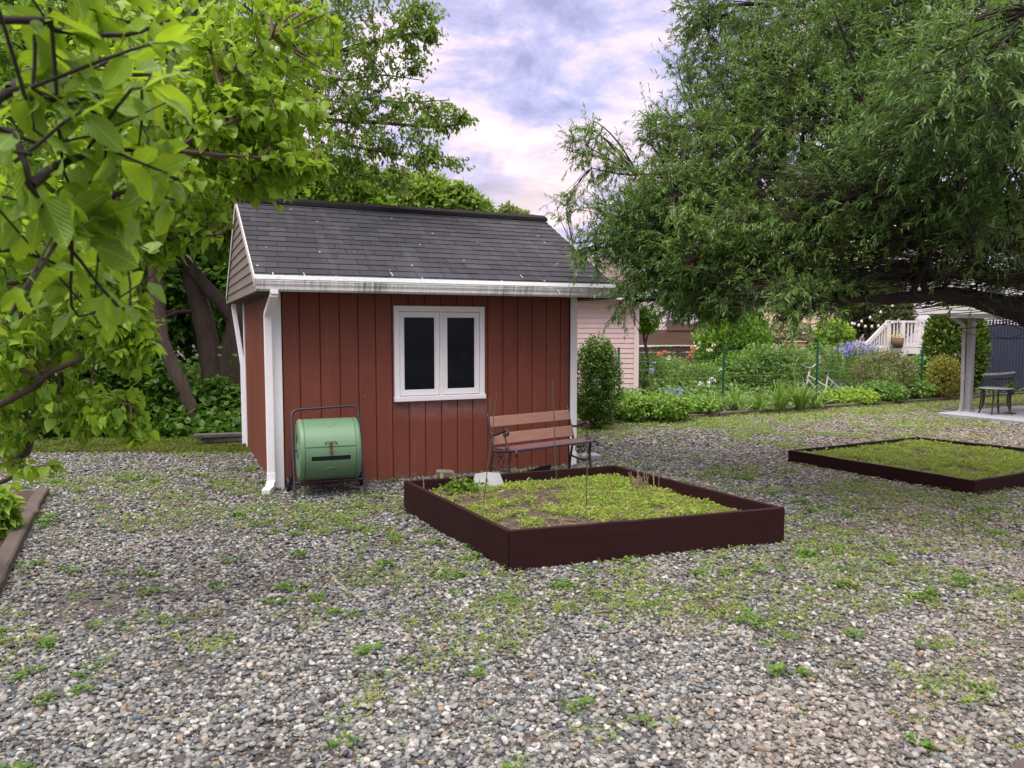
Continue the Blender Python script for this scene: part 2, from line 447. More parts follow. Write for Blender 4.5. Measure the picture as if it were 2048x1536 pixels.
zen = wramp(sep.outputs[2], [(.42, (1, 1, 1)), (.85, (4.3, 4.1, 3.0))])     # an overcast sky is brightest overhead
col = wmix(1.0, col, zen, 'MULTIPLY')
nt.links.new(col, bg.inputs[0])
SC.view_settings.view_transform = 'Standard'; SC.view_settings.look = 'None'
SC.view_settings.exposure = 1.30; SC.view_settings.gamma = 1
cy = SC.cycles; cy.use_denoising = True; cy.max_bounces = 8; cy.diffuse_bounces = 4; cy.transmission_bounces = 6; cy.transparent_max_bounces = 8; cy.sample_clamp_indirect = 6

# ================================================================== masks of the yard
E1, E2 = np.array([1.33, 12.83]), np.array([12.78, 18.89])           # line of the garden's timber edging
def behind_edge(x, y):                                               # >0 inside the garden
    d = (E2 - E1) / np.linalg.norm(E2 - E1); return np.where(np.asarray(x) < .2, -9.0, -(x - E1[0]) * d[1] + (y - E1[1]) * d[0])
L1, L2 = np.array([-4.69, 7.48]), np.array([-3.45, 5.01])
def left_bed(x, y):
    d = (L1 - L2) / np.linalg.norm(L1 - L2); s = -(x - L2[0]) * d[1] + (y - L2[1]) * d[0]
    return np.where(y < 7.6, s, -1)
SHX, SHY, SHA, SHW, SHD = -2.422, 7.707, .424, 3.496, 3.113
def shed_xy(a, b): c, s = math.cos(SHA), math.sin(SHA); return SHX + a * c - b * s, SHY + a * s + b * c
def in_shed(x, y, m=0.0):
    c, s = math.cos(SHA), math.sin(SHA); a = (x - SHX) * c + (y - SHY) * s; b = -(x - SHX) * s + (y - SHY) * c
    return (a > -m) & (a < SHW + m) & (b > -m) & (b < SHD + m)
def vnoise(x, y, s, seed=0):
    """smooth value noise in numpy"""
    r = np.random.default_rng(seed); T = r.random((256, 256))
    X = x / s + 100; Y = y / s + 100; i = np.floor(X).astype(int); j = np.floor(Y).astype(int); fx = X - i; fy = Y - j
    fx = fx * fx * (3 - 2 * fx); fy = fy * fy * (3 - 2 * fy)
    g = lambda a, b: T[a % 256, b % 256]
    return (g(i, j) * (1 - fx) + g(i + 1, j) * fx) * (1 - fy) + (g(i, j + 1) * (1 - fx) + g(i + 1, j + 1) * fx) * fy
def fnoise(x, y, s, seed=0): return .55 * vnoise(x, y, s, seed) + .3 * vnoise(x, y, s * .43, seed + 1) + .15 * vnoise(x, y, s * .19, seed + 2)
def inquad(x, y, Q):
    r = np.ones_like(x, bool); n = len(Q); sg = 0
    for i in range(n):
        a, b = Q[i], Q[(i + 1) % n]; c = (b[0] - a[0]) * (y - a[1]) - (b[1] - a[1]) * (x - a[0])
        sg = sg or (1 if True else 0); r &= (c < 0)
    return r
NEARQ = [(-.02, 5.07), (-.98, 6.80), (1.04, 7.60), (2.10, 5.76)]      # corners of the near planter (clockwise seen from above)
FARQ = [(3.44, 9.37), (5.67, 10.54), (7.07, 8.79), (4.59, 7.44)]

# ================================================================== ground
t = NT('soil'); v = t.coord('Object')
na = t.noise(v, .6, 5); nb = t.noise(v, 9, 6, .7)
c = t.mix(t.ramp(na, [(.35, 0), (.65, 1)]), (.05, .042, .034), (.085, .076, .065))
vo = t.n('ShaderNodeTexVoronoi'); vo.inputs['Scale'].default_value = 42; t.l(v, vo.inputs['Vector'])
peb = t.ramp(vo.outputs['Distance'], [(.15, 1.0), (.6, 0.0)])
pc = t.mix(.5, (.22, .22, .21), vo.outputs['Color'], 'MULTIPLY'); pc = t.mix(.4, pc, (.2, .19, .18))
c = t.mix(peb, c, pc); c = t.mix(.4, c, t.ramp(nb, [(.3, .6), (.7, 1.3)]), 'MULTIPLY')
t.bsdf(c, .95, t.bump(vo.outputs['Distance'], .6, -.02), 0, .2)
MB().add([(-400, -60, 0), (400, -60, 0), (400, 700, 0), (-400, 700, 0)], [(0, 1, 2, 3)]).build('ground', t.m)['kind'] = 'structure'
GS = bpy.data.objects['ground']

def ico(sub):
    p = (1 + 5 ** .5) / 2
    V = [(-1, p, 0), (1, p, 0), (-1, -p, 0), (1, -p, 0), (0, -1, p), (0, 1, p), (0, -1, -p), (0, 1, -p), (p, 0, -1), (p, 0, 1), (-p, 0, -1), (-p, 0, 1)]
    F = [(0, 11, 5), (0, 5, 1), (0, 1, 7), (0, 7, 10), (0, 10, 11), (1, 5, 9), (5, 11, 4), (11, 10, 2), (10, 7, 6), (7, 1, 8), (3, 9, 4), (3, 4, 2), (3, 2, 6), (3, 6, 8), (3, 8, 9), (4, 9, 5), (2, 4, 11), (6, 2, 10), (8, 6, 7), (9, 8, 1)]
    V = [np.array(a) / np.linalg.norm(a) for a in V]
    for _ in range(sub):
        c = {}; nf = []
        def mid(a, b):
            k = (min(a, b), max(a, b))
            if k not in c: m = V[a] + V[b]; V.append(m / np.linalg.norm(m)); c[k] = len(V) - 1
            return c[k]
        for a, b, d in F:
            x, y, z = mid(a, b), mid(b, d), mid(d, a); nf += [(a, x, z), (b, y, x), (d, z, y), (x, y, z)]
        F = nf
    return np.array(V), np.array(F)

def weedy(x, y):
    """0..1 how much green grows in the gravel"""
    w = fnoise(x, y, 1.3, 11) * .45 + fnoise(x, y, .38, 21) * .55
    d = behind_edge(x, y)
    w = w + .22 * np.clip(1 + d / 1.6, 0, 1) * (d < .1) + .015 * ((y > 4.2) & (y < 8.5)) - .01 * (y < 3.4) + .10 * np.clip((y - 9.6) / 2, 0, 1) * (x < -2)
    nx, ny = np.array(NEARQ).mean(0); w = w + .04 * np.clip(1.5 - np.abs(np.hypot(x - nx, y - ny) - 1.9) / .5, 0, 1)
    return w
def bare(x, y): return fnoise(x, y, .9, 55) * .6 + fnoise(x, y, .3, 66) * .4

def pebbles(sub, ylo, yhi, dens, smin, smax):
    V0, F0 = ico(sub); xs = []
    A = 0.5 * (1.5 * yhi + 1.5 * ylo + 3.0) * (yhi - ylo); N = int(A * dens)
    y = np.sqrt(rng.random(N) * (yhi ** 2 - ylo ** 2) + ylo ** 2); x = (rng.random(N) - .5) * (1.5 * y + 1.4)
    m = (behind_edge(x, y) < -.06) & (left_bed(x, y) < .0) & ~in_shed(x, y, -.02) & ~inquad(x, y, NEARQ) & ~inquad(x, y, FARQ)
    m &= (rng.random(N) < np.clip(1.75 - 2.1 * np.maximum(0, weedy(x, y) - .48) * 4, .62, 1))
    m &= (rng.random(N) < np.where(bare(x, y) > .66, .35, 1))
    m &= ~((x < -2.6) & (y > 10.6 + .7 * fnoise(x, y, 1, 3)) & (rng.random(N) < .85))
    x, y = x[m], y[m]; N = len(x)
    s = smin + (smax - smin) * rng.random(N) ** 1.9
    a = s * rng.uniform(.85, 1.35, N); b = s * rng.uniform(.6, .95, N); c = s * rng.uniform(.35, .7, N)
    yaw = rng.uniform(0, 6.283, N); tx = rng.normal(0, .22, N); ty = rng.normal(0, .22, N)
    P = V0[None] * np.stack([a, b, c], 1)[:, None]
    # irregular outline
    k = rng.normal(size=(N, 1, 3)); P = P * (1 + .16 * np.sin(2.1 * (V0[None] * k * 2).sum(2) + rng.uniform(0, 6, (N, 1))))[..., None]
    cx, sx = np.cos(tx)[:, None], np.sin(tx)[:, None]; Y = P[..., 1] * cx - P[..., 2] * sx; Z = P[..., 1] * sx + P[..., 2] * cx; X = P[..., 0]
    cx, sx = np.cos(ty)[:, None], np.sin(ty)[:, None]; X, Z = X * cx + Z * sx, -X * sx + Z * cx
    cz, sz = np.cos(yaw)[:, None], np.sin(yaw)[:, None]; X, Y = X * cz - Y * sz, X * sz + Y * cz
    z = c * rng.uniform(.15, .9, N) + (rng.random(N) < .25) * s * .5
    V = np.stack([X + x[:, None], Y + y[:, None], Z + z[:, None]], -1).reshape(-1, 3)
    F = (F0[None] + (np.arange(N) * len(V0))[:, None, None]).reshape(-1, 3)
    pal = np.array([(.28, .29, .285), (.18, .19, .195), (.40, .405, .385), (.115, .12, .125), (.31, .30, .265), (.22, .22, .195), (.46, .465, .445), (.32, .25, .18), (.31, .285, .25), (.21, .25, .26), (.075, .08, .085), (.44, .42, .37)])
    pw = np.array([.2, .16, .14, .1, .09, .09, .06, .022, .03, .06, .04, .05]); i = rng.choice(len(pal), N, p=pw / pw.sum())
    dirt = np.clip((x - 1.0) * .10 + fnoise(x, y, 1.2, 31) - .55, 0, .45)[:, None]      # browner, dustier stones on the right
    colr = pal[i] ** 1.22 * .90 * rng.uniform(.62, 1.3, (N, 1)) * (1 - dirt) + dirt * np.array([(.30, .235, .185)])
    cols = np.repeat(np.concatenate([colr, np.ones((N, 1))], 1), len(V0), 0)
    return V, F, cols
t = NT('pebble'); at = t.n('ShaderNodeAttribute', attribute_name='tint'); v = t.coord('Object')
nz = t.noise(v, 160, 4, .7)
t.bsdf(t.mix(.5, at.outputs['Color'], t.ramp(nz, [(.3, .62), (.7, 1.3)]), 'MULTIPLY'), .62, t.bump(nz, .25, .003), 0, .35)
pp = [pebbles(0, 2.3, 4.5, 3600, .004, .008), pebbles(2, 2.3, 3.4, 3000, .008, .0185), pebbles(1, 3.4, 6.0, 2900, .008, .0185), pebbles(0, 6.0, 10.5, 1900, .009, .021), pebbles(0, 10.5, 18.8, 800, .013, .027)]
# collections cannot mix vertex counts in one foreach, so chunks are joined by link_np
go = link_np('gravel', [(a, b) for a, b, _ in pp], t.m, None, True, np.concatenate([c for _, _, c in pp])); go['kind'] = 'structure'

# ------------------------------------------------------------------ weeds growing in the gravel (one mass nobody could count)
M_weed = leafmat('weed_leaf', (.085, .19, .02), (.19, .32, .04), (.30, .52, .06), .3, .55, .25, 3.0, ((.34, .26, .12), .80))
M_weed2 = leafmat('weed_leaf_green', (.05, .14, .02), (.11, .22, .03), (.2, .4, .05), .3, .5, .3, 3.0, ((.3, .24, .1), .95))
def tufts(x, y, z, nl, ll, lw, kind='kite', up=.5, spread=.03):
    N = len(x); b = np.stack([x, y, np.broadcast_to(z, (N,))], 1)
    sc = rng.uniform(.55, 1.35, (N, 1)); az = rng.uniform(0, 6.283, (N, nl))
    d = np.stack([np.cos(az), np.sin(az), rng.uniform(.1, 1, (N, nl)) * up * 2], -1)
    pos = b[:, None] + np.stack([np.cos(az), np.sin(az), np.zeros_like(az)], -1) * rng.uniform(0, spread, (N, nl, 1)) + np.array([0, 0, 1.]) * rng.uniform(0, spread * .6, (N, nl, 1))
    nr = np.array([0, 0, 1.]) + rng.normal(size=pos.shape) * .4
    L = (ll * sc * rng.uniform(.6, 1.2, (N, nl))).ravel()
    return leaves(kind, pos.reshape(-1, 3), d.reshape(-1, 3), nr.reshape(-1, 3), L, L * lw, .5 if kind == 'blade' else .1)
def scatter(ylo, yhi, dens, thr, soft=.20):
    A = 0.5 * (1.5 * yhi + 1.5 * ylo + 3.0) * (yhi - ylo); N = int(A * dens)
    y = np.sqrt(rng.random(N) * (yhi ** 2 - ylo ** 2) + ylo ** 2); x = (rng.random(N) - .5) * (1.5 * y + 1.4)
    m = (behind_edge(x, y) < -.03) & (left_bed(x, y) < 0) & ~in_shed(x, y, .0) & ~inquad(x, y, NEARQ) & ~inquad(x, y, FARQ)
    m &= rng.random(N) < np.clip((weedy(x, y) - thr) / soft, 0.012, 1)
    return x[m], y[m]
st = []
for ylo, yhi, dens, nl, ll, thr in ((2.3, 5, 600, 9, .017, .53), (5, 8.5, 420, 8, .021, .52), (8.5, 12.5, 260, 7, .028, .50), (12.5, 18.6, 170, 6, .038, .44)):
    x, y = scatter(ylo, yhi, dens, thr); st.append(tufts(x, y, .012, nl, ll, .5, 'kite', .35, ll * 1.6))
    x, y = scatter(ylo, yhi, dens * .25, thr + .01); st.append(tufts(x, y, .01, 6, ll * 2.2, .1, 'blade', .8, .012))
x, y = scatter(2.3, 9, 14, .46); st.append(tufts(x, y, .01, 9, .045, .09, 'blade', 1.0, .015))
leaf_obj('weeds', st, M_weed, None, kind='stuff')
st = []
for _ in range(230):                                                # single larger green weeds
    y = math.sqrt(random.uniform(2.4 ** 2, 9 ** 2)); x = (random.random() - .5) * (1.45 * y)
    a = np.array([x]); b = np.array([y])
    if behind_edge(a, b)[0] > -.1 or left_bed(a, b)[0] > -.05 or in_shed(a, b, .02)[0] or inquad(a, b, NEARQ)[0] or inquad(a, b, FARQ)[0]: continue
    if weedy(a, b)[0] < .43: continue
    k = random.randint(3, 9); xs = x + rng.normal(0, .035, k); ys = y + rng.normal(0, .035, k)
    st.append(tufts(xs, ys, .012, 9, random.uniform(.022, .036), .55, 'ovate', .5, .03))
leaf_obj('weed_clumps', st, M_weed2, None, kind='stuff')
# dead twigs and straw lying on the gravel
M_straw = paint('straw', (.30, .23, .13), (.16, .11, .07), .8, 30, bump=0)
N = 900; y = np.sqrt(rng.uniform(2.4 ** 2, 10 ** 2, N)); x = (rng.random(N) - .5) * 1.45 * y
m = (behind_edge(x, y) < -.1) & (left_bed(x, y) < 0) & ~in_shed(x, y, .02) & ~inquad(x, y, NEARQ) & ~inquad(x, y, FARQ) & (weedy(x, y) > .44); x, y = x[m], y[m]; N = len(x)
az = rng.uniform(0, 6.28, N); L = rng.uniform(.02, .13, N)
a = np.stack([x, y, rng.uniform(.015, .03, N)], 1); b = a + np.stack([np.cos(az) * L, np.sin(az) * L, rng.normal(0, .006, N)], 1)
mid = (a + b) / 2 + rng.normal(0, .008, (N, 3))
link_np('dry_straw', [tubes(np.stack([a, mid, b], 1), np.repeat(rng.uniform(.0009, .0022, N)[:, None], 3, 1), 4)], M_straw)['kind'] = 'stuff'

M_litter = leafmat('dead_leaf', (.16, .085, .04), (.28, .18, .09), (.3, .2, .1), .15, .7, .2)
N = 700; y = np.sqrt(rng.uniform(2.4 ** 2, 10.5 ** 2, N)); x = (rng.random(N) - .5) * 1.45 * y
m = (behind_edge(x, y) < -.1) & (left_bed(x, y) < 0) & ~in_shed(x, y, .02) & ~inquad(x, y, NEARQ) & ~inquad(x, y, FARQ) & (rng.random(N) < .25 + .75 * (fnoise(x, y, 1.4, 77) > .52)); x, y = x[m], y[m]; N = len(x)
L = rng.uniform(.015, .045, N); leaf_obj('leaf_litter', [leaves('ovate', np.stack([x, y, rng.uniform(.018, .034, N)], 1), np.stack([rng.normal(size=N), rng.normal(size=N), rng.normal(0, .15, N)], 1), np.array([0, 0, 1.]) + rng.normal(size=(N, 3)) * .35, L, L * .5, .6)], M_litter, None, kind='stuff')

# ------------------------------------------------------------------ garden soil and left bed soil (sheets above the ground)
t = NT('dark_earth'); v = t.coord('Object'); nb = t.noise(v, 14, 8, .7)
t.bsdf(t.mix(t.ramp(nb, [(.3, 0), (.7, 1)]), (.035, .024, .016), (.10, .075, .052)), .95, t.bump(nb, .8, .03), 0, .2); M_soil = t.m
d = (E2 - E1) / np.linalg.norm(E2 - E1); nrm2 = np.array([-d[1], d[0]])
p0 = E1 - d * 2.5; p1 = E2 + d * 6
MB().add([(*p0, .02), (*p1, .02), (*(p1 + nrm2 * 24), .02), (*(p0 + nrm2 * 24), .02)], [(0, 1, 2, 3)]).build('garden_soil', M_soil)['kind'] = 'structure'
q = L1 + np.array([0, .1]); q2 = L2 + (L2 - L1) * .9
MB().add([(*q, .02), (q[0] - 4, q[1] + .0, .02), (q2[0] - 4, q2[1], .02), (*q2, .02)], [(0, 1, 2, 3)]).build('side_bed_soil', M_soil)['kind'] = 'structure'
t = NT('moss'); v = t.coord('Object'); nb = t.noise(v, 5, 8, .7); nc = t.noise(v, 40, 4, .7)
cc = t.mix(t.ramp(nb, [(.4, 0), (.6, 1)]), (.045, .055, .018), (.07, .055, .04))
t.bsdf(t.mix(.5, cc, t.ramp(nc, [(.3, .5), (.7, 1.4)]), 'MULTIPLY'), .95, t.bump(nc, .8, .02), 0, .2)
mv = [(-16, 10.9), (-9, 10.6), (-7, 10.9), (-5.4, 10.7), (-4.5, 11.0), (-3.85, 10.75), (-3.3, 11.5), (-.5, 12.6), (1.0, 13.2), (0, 30), (-25, 30)]
MB().add([(x, y, .008) for x, y in mv], [tuple(range(len(mv)))]).build('mossy_ground', t.m)['kind'] = 'structure'
N = 12000; x = rng.uniform(-11, 0.2, N); y = 10.0 + np.abs(rng.normal(0, .9, N)) + .25 * np.maximum(0, x + 3.6); m = (~in_shed(x, y, .05)) & (fnoise(x, y, .8, 5) + rng.normal(0, .06, N) > .45); x, y = x[m], y[m]
leaf_obj('moss_tufts', [tufts(x, y, .012, 7, .04, .3, 'kite', .5, .05)], leafmat('moss_leaf', (.045, .085, .014), (.12, .165, .026), None, .3, .6, .2), None, kind='stuff')

# ------------------------------------------------------------------ timber edgings
M_timber = paint('edging_timber', (.058, .042, .035), (.10, .082, .072), .8, 5, (1, 1, 1), .5, .006, 40, c3=(.16, .14, .12))
def timber(name, label, a, b, w, h, z=0.0, segs=1, gap=.012, sub=10):
    """weathered sleeper: slightly wavy box from a to b"""
    a = np.array(a, float); b = np.array(b, float); d = unit(b - a); n = np.array([-d[1], d[0]]); L = np.linalg.norm(b - a)
    ch = []
    ts = np.linspace(0, 1, sub + 1); P = a + (b - a) * ts[:, None] + n * rng.normal(0, .006, (sub + 1, 1))
    zz = z + h + rng.normal(0, .005, sub + 1); cc = .012
    prof = [(-w / 2, -.05), (-w / 2, -cc), (-w / 2 + cc, 0), (w / 2 - cc, 0), (w / 2, -cc), (w / 2, -.05)]
    V = []
    for p, zt in zip(P, zz):
        for i, (o, dz) in enumerate(prof):
            q = p + n * o; V.append((q[0], q[1], z - .05 if i in (0, 5) else zt + dz))
    F = [(i * 6 + j, i * 6 + j + 1, (i + 1) * 6 + j + 1, (i + 1) * 6 + j) for i in range(sub) for j in range(5)]
    V = np.array(V); c = np.array([*(a + b) / 2, 0])
    o = link_np(name, [(V - c, F), (V[:6] - c, [(5, 4, 3, 2, 1, 0)]), (V[-6:] - c, [(0, 1, 2, 3, 4, 5)])], M_timber); o.location = c
    return tag(o, label, 'edging')
dd = (E2 - E1); 
cut = [-.08, .22, .52, .80, 1.06]
lab = ['dark wooden edging beam along the garden, partly behind the bench end', 'brown wooden edging beam in front of the garden below the arching grass leaves', 'brown wooden edging beam in front of the garden below the bicycle', 'brown wooden edging beam running behind the porch post']
for i in range(4): timber('edging_timber', lab[i], E1 + dd * cut[i], E1 + dd * (cut[i + 1] - .0012), .13, .085 + .01 * (i % 2), sub=14)
timber('edging_timber', 'weathered edging beam beside the left bed, the far length', L1 + np.array([.0, .0]), (L1 * .52 + L2 * .48), .11, .075)
timber('edging_timber', 'weathered edging beam beside the left bed, the near length cut by the picture edge', (L1 * .5 + L2 * .5), L2 + (L2 - L1) * .55, .11, .085)
timber('edging_timber', 'weathered reddish edging beam in the near corner by the gravel', np.array([1.77, 2.55]), np.array([2.83, 3.28]), .14, .075)
# ================================================================== the shed
M_red = paint('shed_red', (.215, .062, .042), (.17, .048, .033), .62, 2.2, (1, 1, .35), .35, .004, 55, c3=(.24, .085, .06), c3pos=.66)
t = NT('shed_red_front'); v = t.coord('Object'); vs = t.coord('Object', (1, 1, .3))
n1 = t.noise(vs, 2.4, 6, .65); n2 = t.noise(t.coord('Object', (7, 1, .5)), 2.2, 6, .7); n3 = t.noise(v, 9, 6, .7); nf = t.noise(t.coord('Object', (1, 1, .12)), 120, 4, .6)
c = t.mix(t.ramp(n1, [(.3, 0.0), (.7, 1.0)]), (.205, .060, .036), (.155, .042, .027)); c = t.mix(t.ramp(n2, [(.56, 0.0), (.75, .55)]), c, (.27, .105, .075))
c = t.mix(.4, c, t.ramp(nf, [(.25, .6), (.75, 1.25)]), 'MULTIPLY')
sx = t.n('ShaderNodeSeparateXYZ'); t.l(v, sx.inputs[0])
def mth(op, a, b):
    n = t.n('ShaderNodeMath', operation=op)
    for i, q in enumerate((a, b)):
        if hasattr(q, 'is_linked'): t.l(q, n.inputs[i])
        else: n.inputs[i].default_value = q
    return n.outputs[0]
# chalky wash marks below the window sill and mud splashed up from the gravel
zz = t.ramp(sx.outputs[2], [(.62, 0.0), (.84, .5), (.90, 0.0)]); xx = t.ramp(mth('MULTIPLY', sx.outputs[0], .25), [(.30, 0.0), (.36, 1.0), (.57, 1.0), (.61, 0.0)])
c = t.mix(mth('MULTIPLY', mth('MULTIPLY', zz, xx), t.ramp(n3, [(.35, .2), (.7, 1.0)])), c, (.42, .33, .34))
mud = mth('GREATER_THAN', mth('ADD', n3, mth('MULTIPLY', sx.outputs[2], -1.1)), .47); c = t.mix(mth('MULTIPLY', mud, .45), c, (.15, .105, .075))
sp_ = t.n('ShaderNodeTexVoronoi'); sp_.inputs['Scale'].default_value = 5; t.l(v, sp_.inputs['Vector']); c = t.mix(mth('MULTIPLY', mth('LESS_THAN', sp_.outputs['Distance'], .035), .6), c, (.5, .36, .3))
t.bsdf(c, .62, t.bump(nf, .3, .003), 0, .35); M_redfront = t.m
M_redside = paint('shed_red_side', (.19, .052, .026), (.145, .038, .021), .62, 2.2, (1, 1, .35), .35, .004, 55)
M_white = paint('white_paint', (.84, .85, .87), (.80, .81, .84), .45, 3, bump=.05, c3=(.60, .59, .55), c3pos=.74, grain=.08)
M_winwhite = paint('window_white', (.84, .85, .87), (.80, .81, .84), .4, 3, bump=.04, grain=.06)
M_groove = paint('groove_dark', (.05, .014, .011), None, .8)
t = NT('gutter_white'); v = t.coord('Object', (1, 1, 1)); v2 = t.coord('Object', (9, 1, .5)); v3 = t.coord('Object', (.7, 1, 1))
s1 = t.noise(v2, 4.5, 6, .7); s2 = t.noise(v3, 3.0, 5, .6)
dz = t.mix(1.0, t.ramp(s1, [(.40, 0.0), (.66, 1.0)]), t.ramp(s2, [(.40, .15), (.62, 1.0)]), 'MULTIPLY')
t.bsdf(t.mix(dz, (.82, .84, .85), (.17, .17, .16)), .45, None, 0, .4); M_gutter = t.m
t = NT('gutter_guard'); v = t.coord('Object'); s1 = t.noise(v, 26, 6, .75)
t.bsdf(t.mix(t.ramp(s1, [(.52, 0.0), (.68, 1.0)]), (.34, .385, .39), (.20, .22, .205)), .5, None, 0, .4); M_guard = t.m
t = NT('shingle'); v = t.coord('Object'); g = t.n('ShaderNodeNewGeometry')
n1 = t.noise(v, 1.4, 6, .65); n2 = t.noise(v, 220, 3, .8); n3 = t.noise(t.coord('Object', (3.5, .45, .45)), 1.6, 5, .6)
c = t.mix(g.outputs['Random Per Island'], (.024, .025, .032), (.041, .042, .052))
c = t.mix(t.ramp(n3, [(.52, 0.0), (.74, .4)]), c, (.085, .088, .105))       # pale weathering streaks
c = t.mix(t.ramp(n1, [(.56, 0.0), (.74, .6)]), c, (.015, .015, .018))
c = t.mix(.75, c, t.ramp(n2, [(.3, .5), (.7, 1.5)]), 'MULTIPLY')
vo = t.n('ShaderNodeTexVoronoi'); vo.inputs['Scale'].default_value = 7.5; t.l(v, vo.inputs['Vector'])
wn_ = t.n('ShaderNodeSeparateColor'); t.l(vo.outputs['Color'], wn_.inputs[0])
sz = t.n('ShaderNodeMath', operation='MULTIPLY'); t.l(t.ramp(wn_.outputs[0], [(.30, 0.0), (1.0, .125)]), sz.inputs[0]); sz.inputs[1].default_value = 1.0
df = t.n('ShaderNodeMath', operation='LESS_THAN'); nzd = t.n('ShaderNodeMath', operation='ADD'); t.l(vo.outputs['Distance'], nzd.inputs[0])
nn = t.n('ShaderNodeMath', operation='MULTIPLY'); t.l(t.noise(v, 90, 3), nn.inputs[0]); nn.inputs[1].default_value = .05; t.l(nn.outputs[0], nzd.inputs[1])
t.l(nzd.outputs[0], df.inputs[0]); t.l(sz.outputs[0], df.inputs[1])
c = t.mix(df.outputs[0], c, (.42, .45, .43))                                 # lichen spots
t.bsdf(c, .85, t.bump(n2, .4, .003), 0, .3); M_shingle = t.m
M_ridge = paint('ridge_black', (.007, .007, .008), (.013, .013, .013), .9, 5, c3=(.03, .035, .028), c3pos=.64, spec=.2)
M_tan = paint('tan_siding', (.215, .19, .16), (.18, .158, .132), .6, 2, bump=.05)
M_soffit = paint('soffit_dark', (.07, .062, .055), None, .7)
t = NT('dusty_pane'); v = t.coord('Object'); n1 = t.noise(v, 3, 6, .65); n2 = t.noise(t.coord('Object', (14, 1, 1.3)), 5, 6, .7); n4 = t.noise(v, 60, 2)
c = t.mix(t.ramp(n1, [(.4, 0), (.75, .8)]), (.003, .005, .009), (.010, .014, .019)); c = t.mix(t.ramp(n2, [(.6, 0.0), (.8, .25)]), c, (.03, .034, .038))
c = t.mix(t.ramp(n4, [(.75, 0.0), (.79, .5)]), c, (.2, .2, .2))
t.bsdf(c, t.ramp(n1, [(.3, .10), (.7, .22)]), None, 0, .14); M_pane = t.m
shed = thing('garden_shed', 'red board shed with dark shingle roof, white gutter and white window', 'shed', (SHX, SHY, 0), SHA)
W, D, OH, OL, OR_, ZE, ZR = SHW, SHD, .40, .195, .345, 2.128, 3.168
SL = (ZR - ZE) / (D / 2 + OH)                      # roof slope
zt = ZE + SL * OH - .07                            # top of the front wall
WX0, WX1, WZ0, WZ1 = 1.25, 2.301, .863, 1.904
# front wall: boards with grooves
gx = [.09, .262, .47, .672, .868, 1.055, 1.235]; gx += list(np.arange(1.42, W - .1, .187)) + [W - .085]
m = MB(); mg = MB()
for a, b in zip(gx[:-1], gx[1:]): m.box(a + .0045, b - .0045, 0, .02, .0, zt, bev=.003)
mg.box(.09, W - .085, .010, .03, .0, zt - .002)
wall = m.build('front_wall', M_redfront, shed); mg.build('wall_backing', M_groove, wall)
m = MB(); ys = [.02] + list(np.arange(.20, D - .05, .203)) + [D]
for a, b in zip(ys[:-1], ys[1:]): m.box(0, .02, a + .003, b - .003, 0, zt, bev=.003)
m.box(.012, .03, .03, D - .02, 0, zt - .002)
m.build('side_wall', M_redside, shed)
m = MB(); m.box(W - .02, W, .02, D, 0, zt); m.build('side_wall', M_redside, shed)
m = MB(); m.box(.03, W - .03, D - .02, D - .001, 0, zt); m.build('back_wall', M_redside, shed)
for x0, x1 in ((-.012, .080), (W - .075, W + .012)):
    MB().box(x0, x1, -.022, .0, .0, zt, bev=.003).build('corner_trim', M_white, shed)
MB().box(-.02, -.001, D - .07, D + .012, .0, zt, bev=.003).build('corner_trim', M_white, shed)
# roof
def slopeM(front):
    """local frame: x along ridge, y up the slope, z out of the roof"""
    a = math.atan(SL)
    if front: M = Matrix.Translation((0, -OH, ZE)) @ Matrix.Rotation(a, 4, 'X')
    else: M = Matrix.Translation((W, D + OH, ZE)) @ Matrix.Rotation(math.pi, 4, 'Z') @ Matrix.Rotation(a, 4, 'X')
    return M
LEN = math.hypot(D / 2 + OH, ZR - ZE)
def shingles(front):
    m = MB(); M = slopeM(front); x0, x1 = (-OL, W + OR_) if front else (-OR_, W + OL)
    n = 16; e = LEN / n; tabw = .305
    for r in range(n):
        y0 = r * e - .012; y1 = min((r + 1) * e + .02, LEN); x = x0 - (r % 2) * tabw * .5 - (r % 3) * .03
        while x < x1:
            a, b = max(x, x0), min(x + tabw - .006, x1)
            if b - a > .02:
                dz = random.uniform(0, .0015); lo = .0095 + dz + random.uniform(0, .002)
                V = [(a, y0, -.001), (b, y0, -.001), (b, y1, -.001), (a, y1, -.001), (a, y0, lo), (b, y0, lo + random.uniform(-.001, .0015)), (b, y1, .003), (a, y1, .003)]
                V = np.array(V) @ np.array(M.to_3x3()).T + np.array(M.translation)
                m.add(V, [(0, 3, 2, 1), (4, 5, 6, 7), (0, 1, 5, 4), (1, 2, 6, 5), (2, 3, 7, 6), (3, 0, 4, 7)])
            x += tabw
    return m
roof = shingles(True).build('roof', M_shingle, shed)
shingles(False).build('roof', M_shingle, shed)
m = MB()
for fr in (True, False):
    x0, x1 = (-OL + .004, W + OR_ - .004) if fr else (-OR_ + .004, W + OL - .004)
    m.box(x0, x1, .0, LEN - .01, -.045, -.003, slopeM(fr))
m.build('roof_deck', M_ridge, shed)
m = MB(); m.prism([(-.11, -.05), (-.10, -.005), (0, .045), (.10, -.005), (.11, -.05), (0, .0)], -OL - .01, W + OR_ + .01, Matrix.Translation((0, D / 2, ZR + .015)) @ Matrix.Rotation(-math.pi / 2, 4, 'Z'))
m.build('ridge_cap', M_ridge, shed)
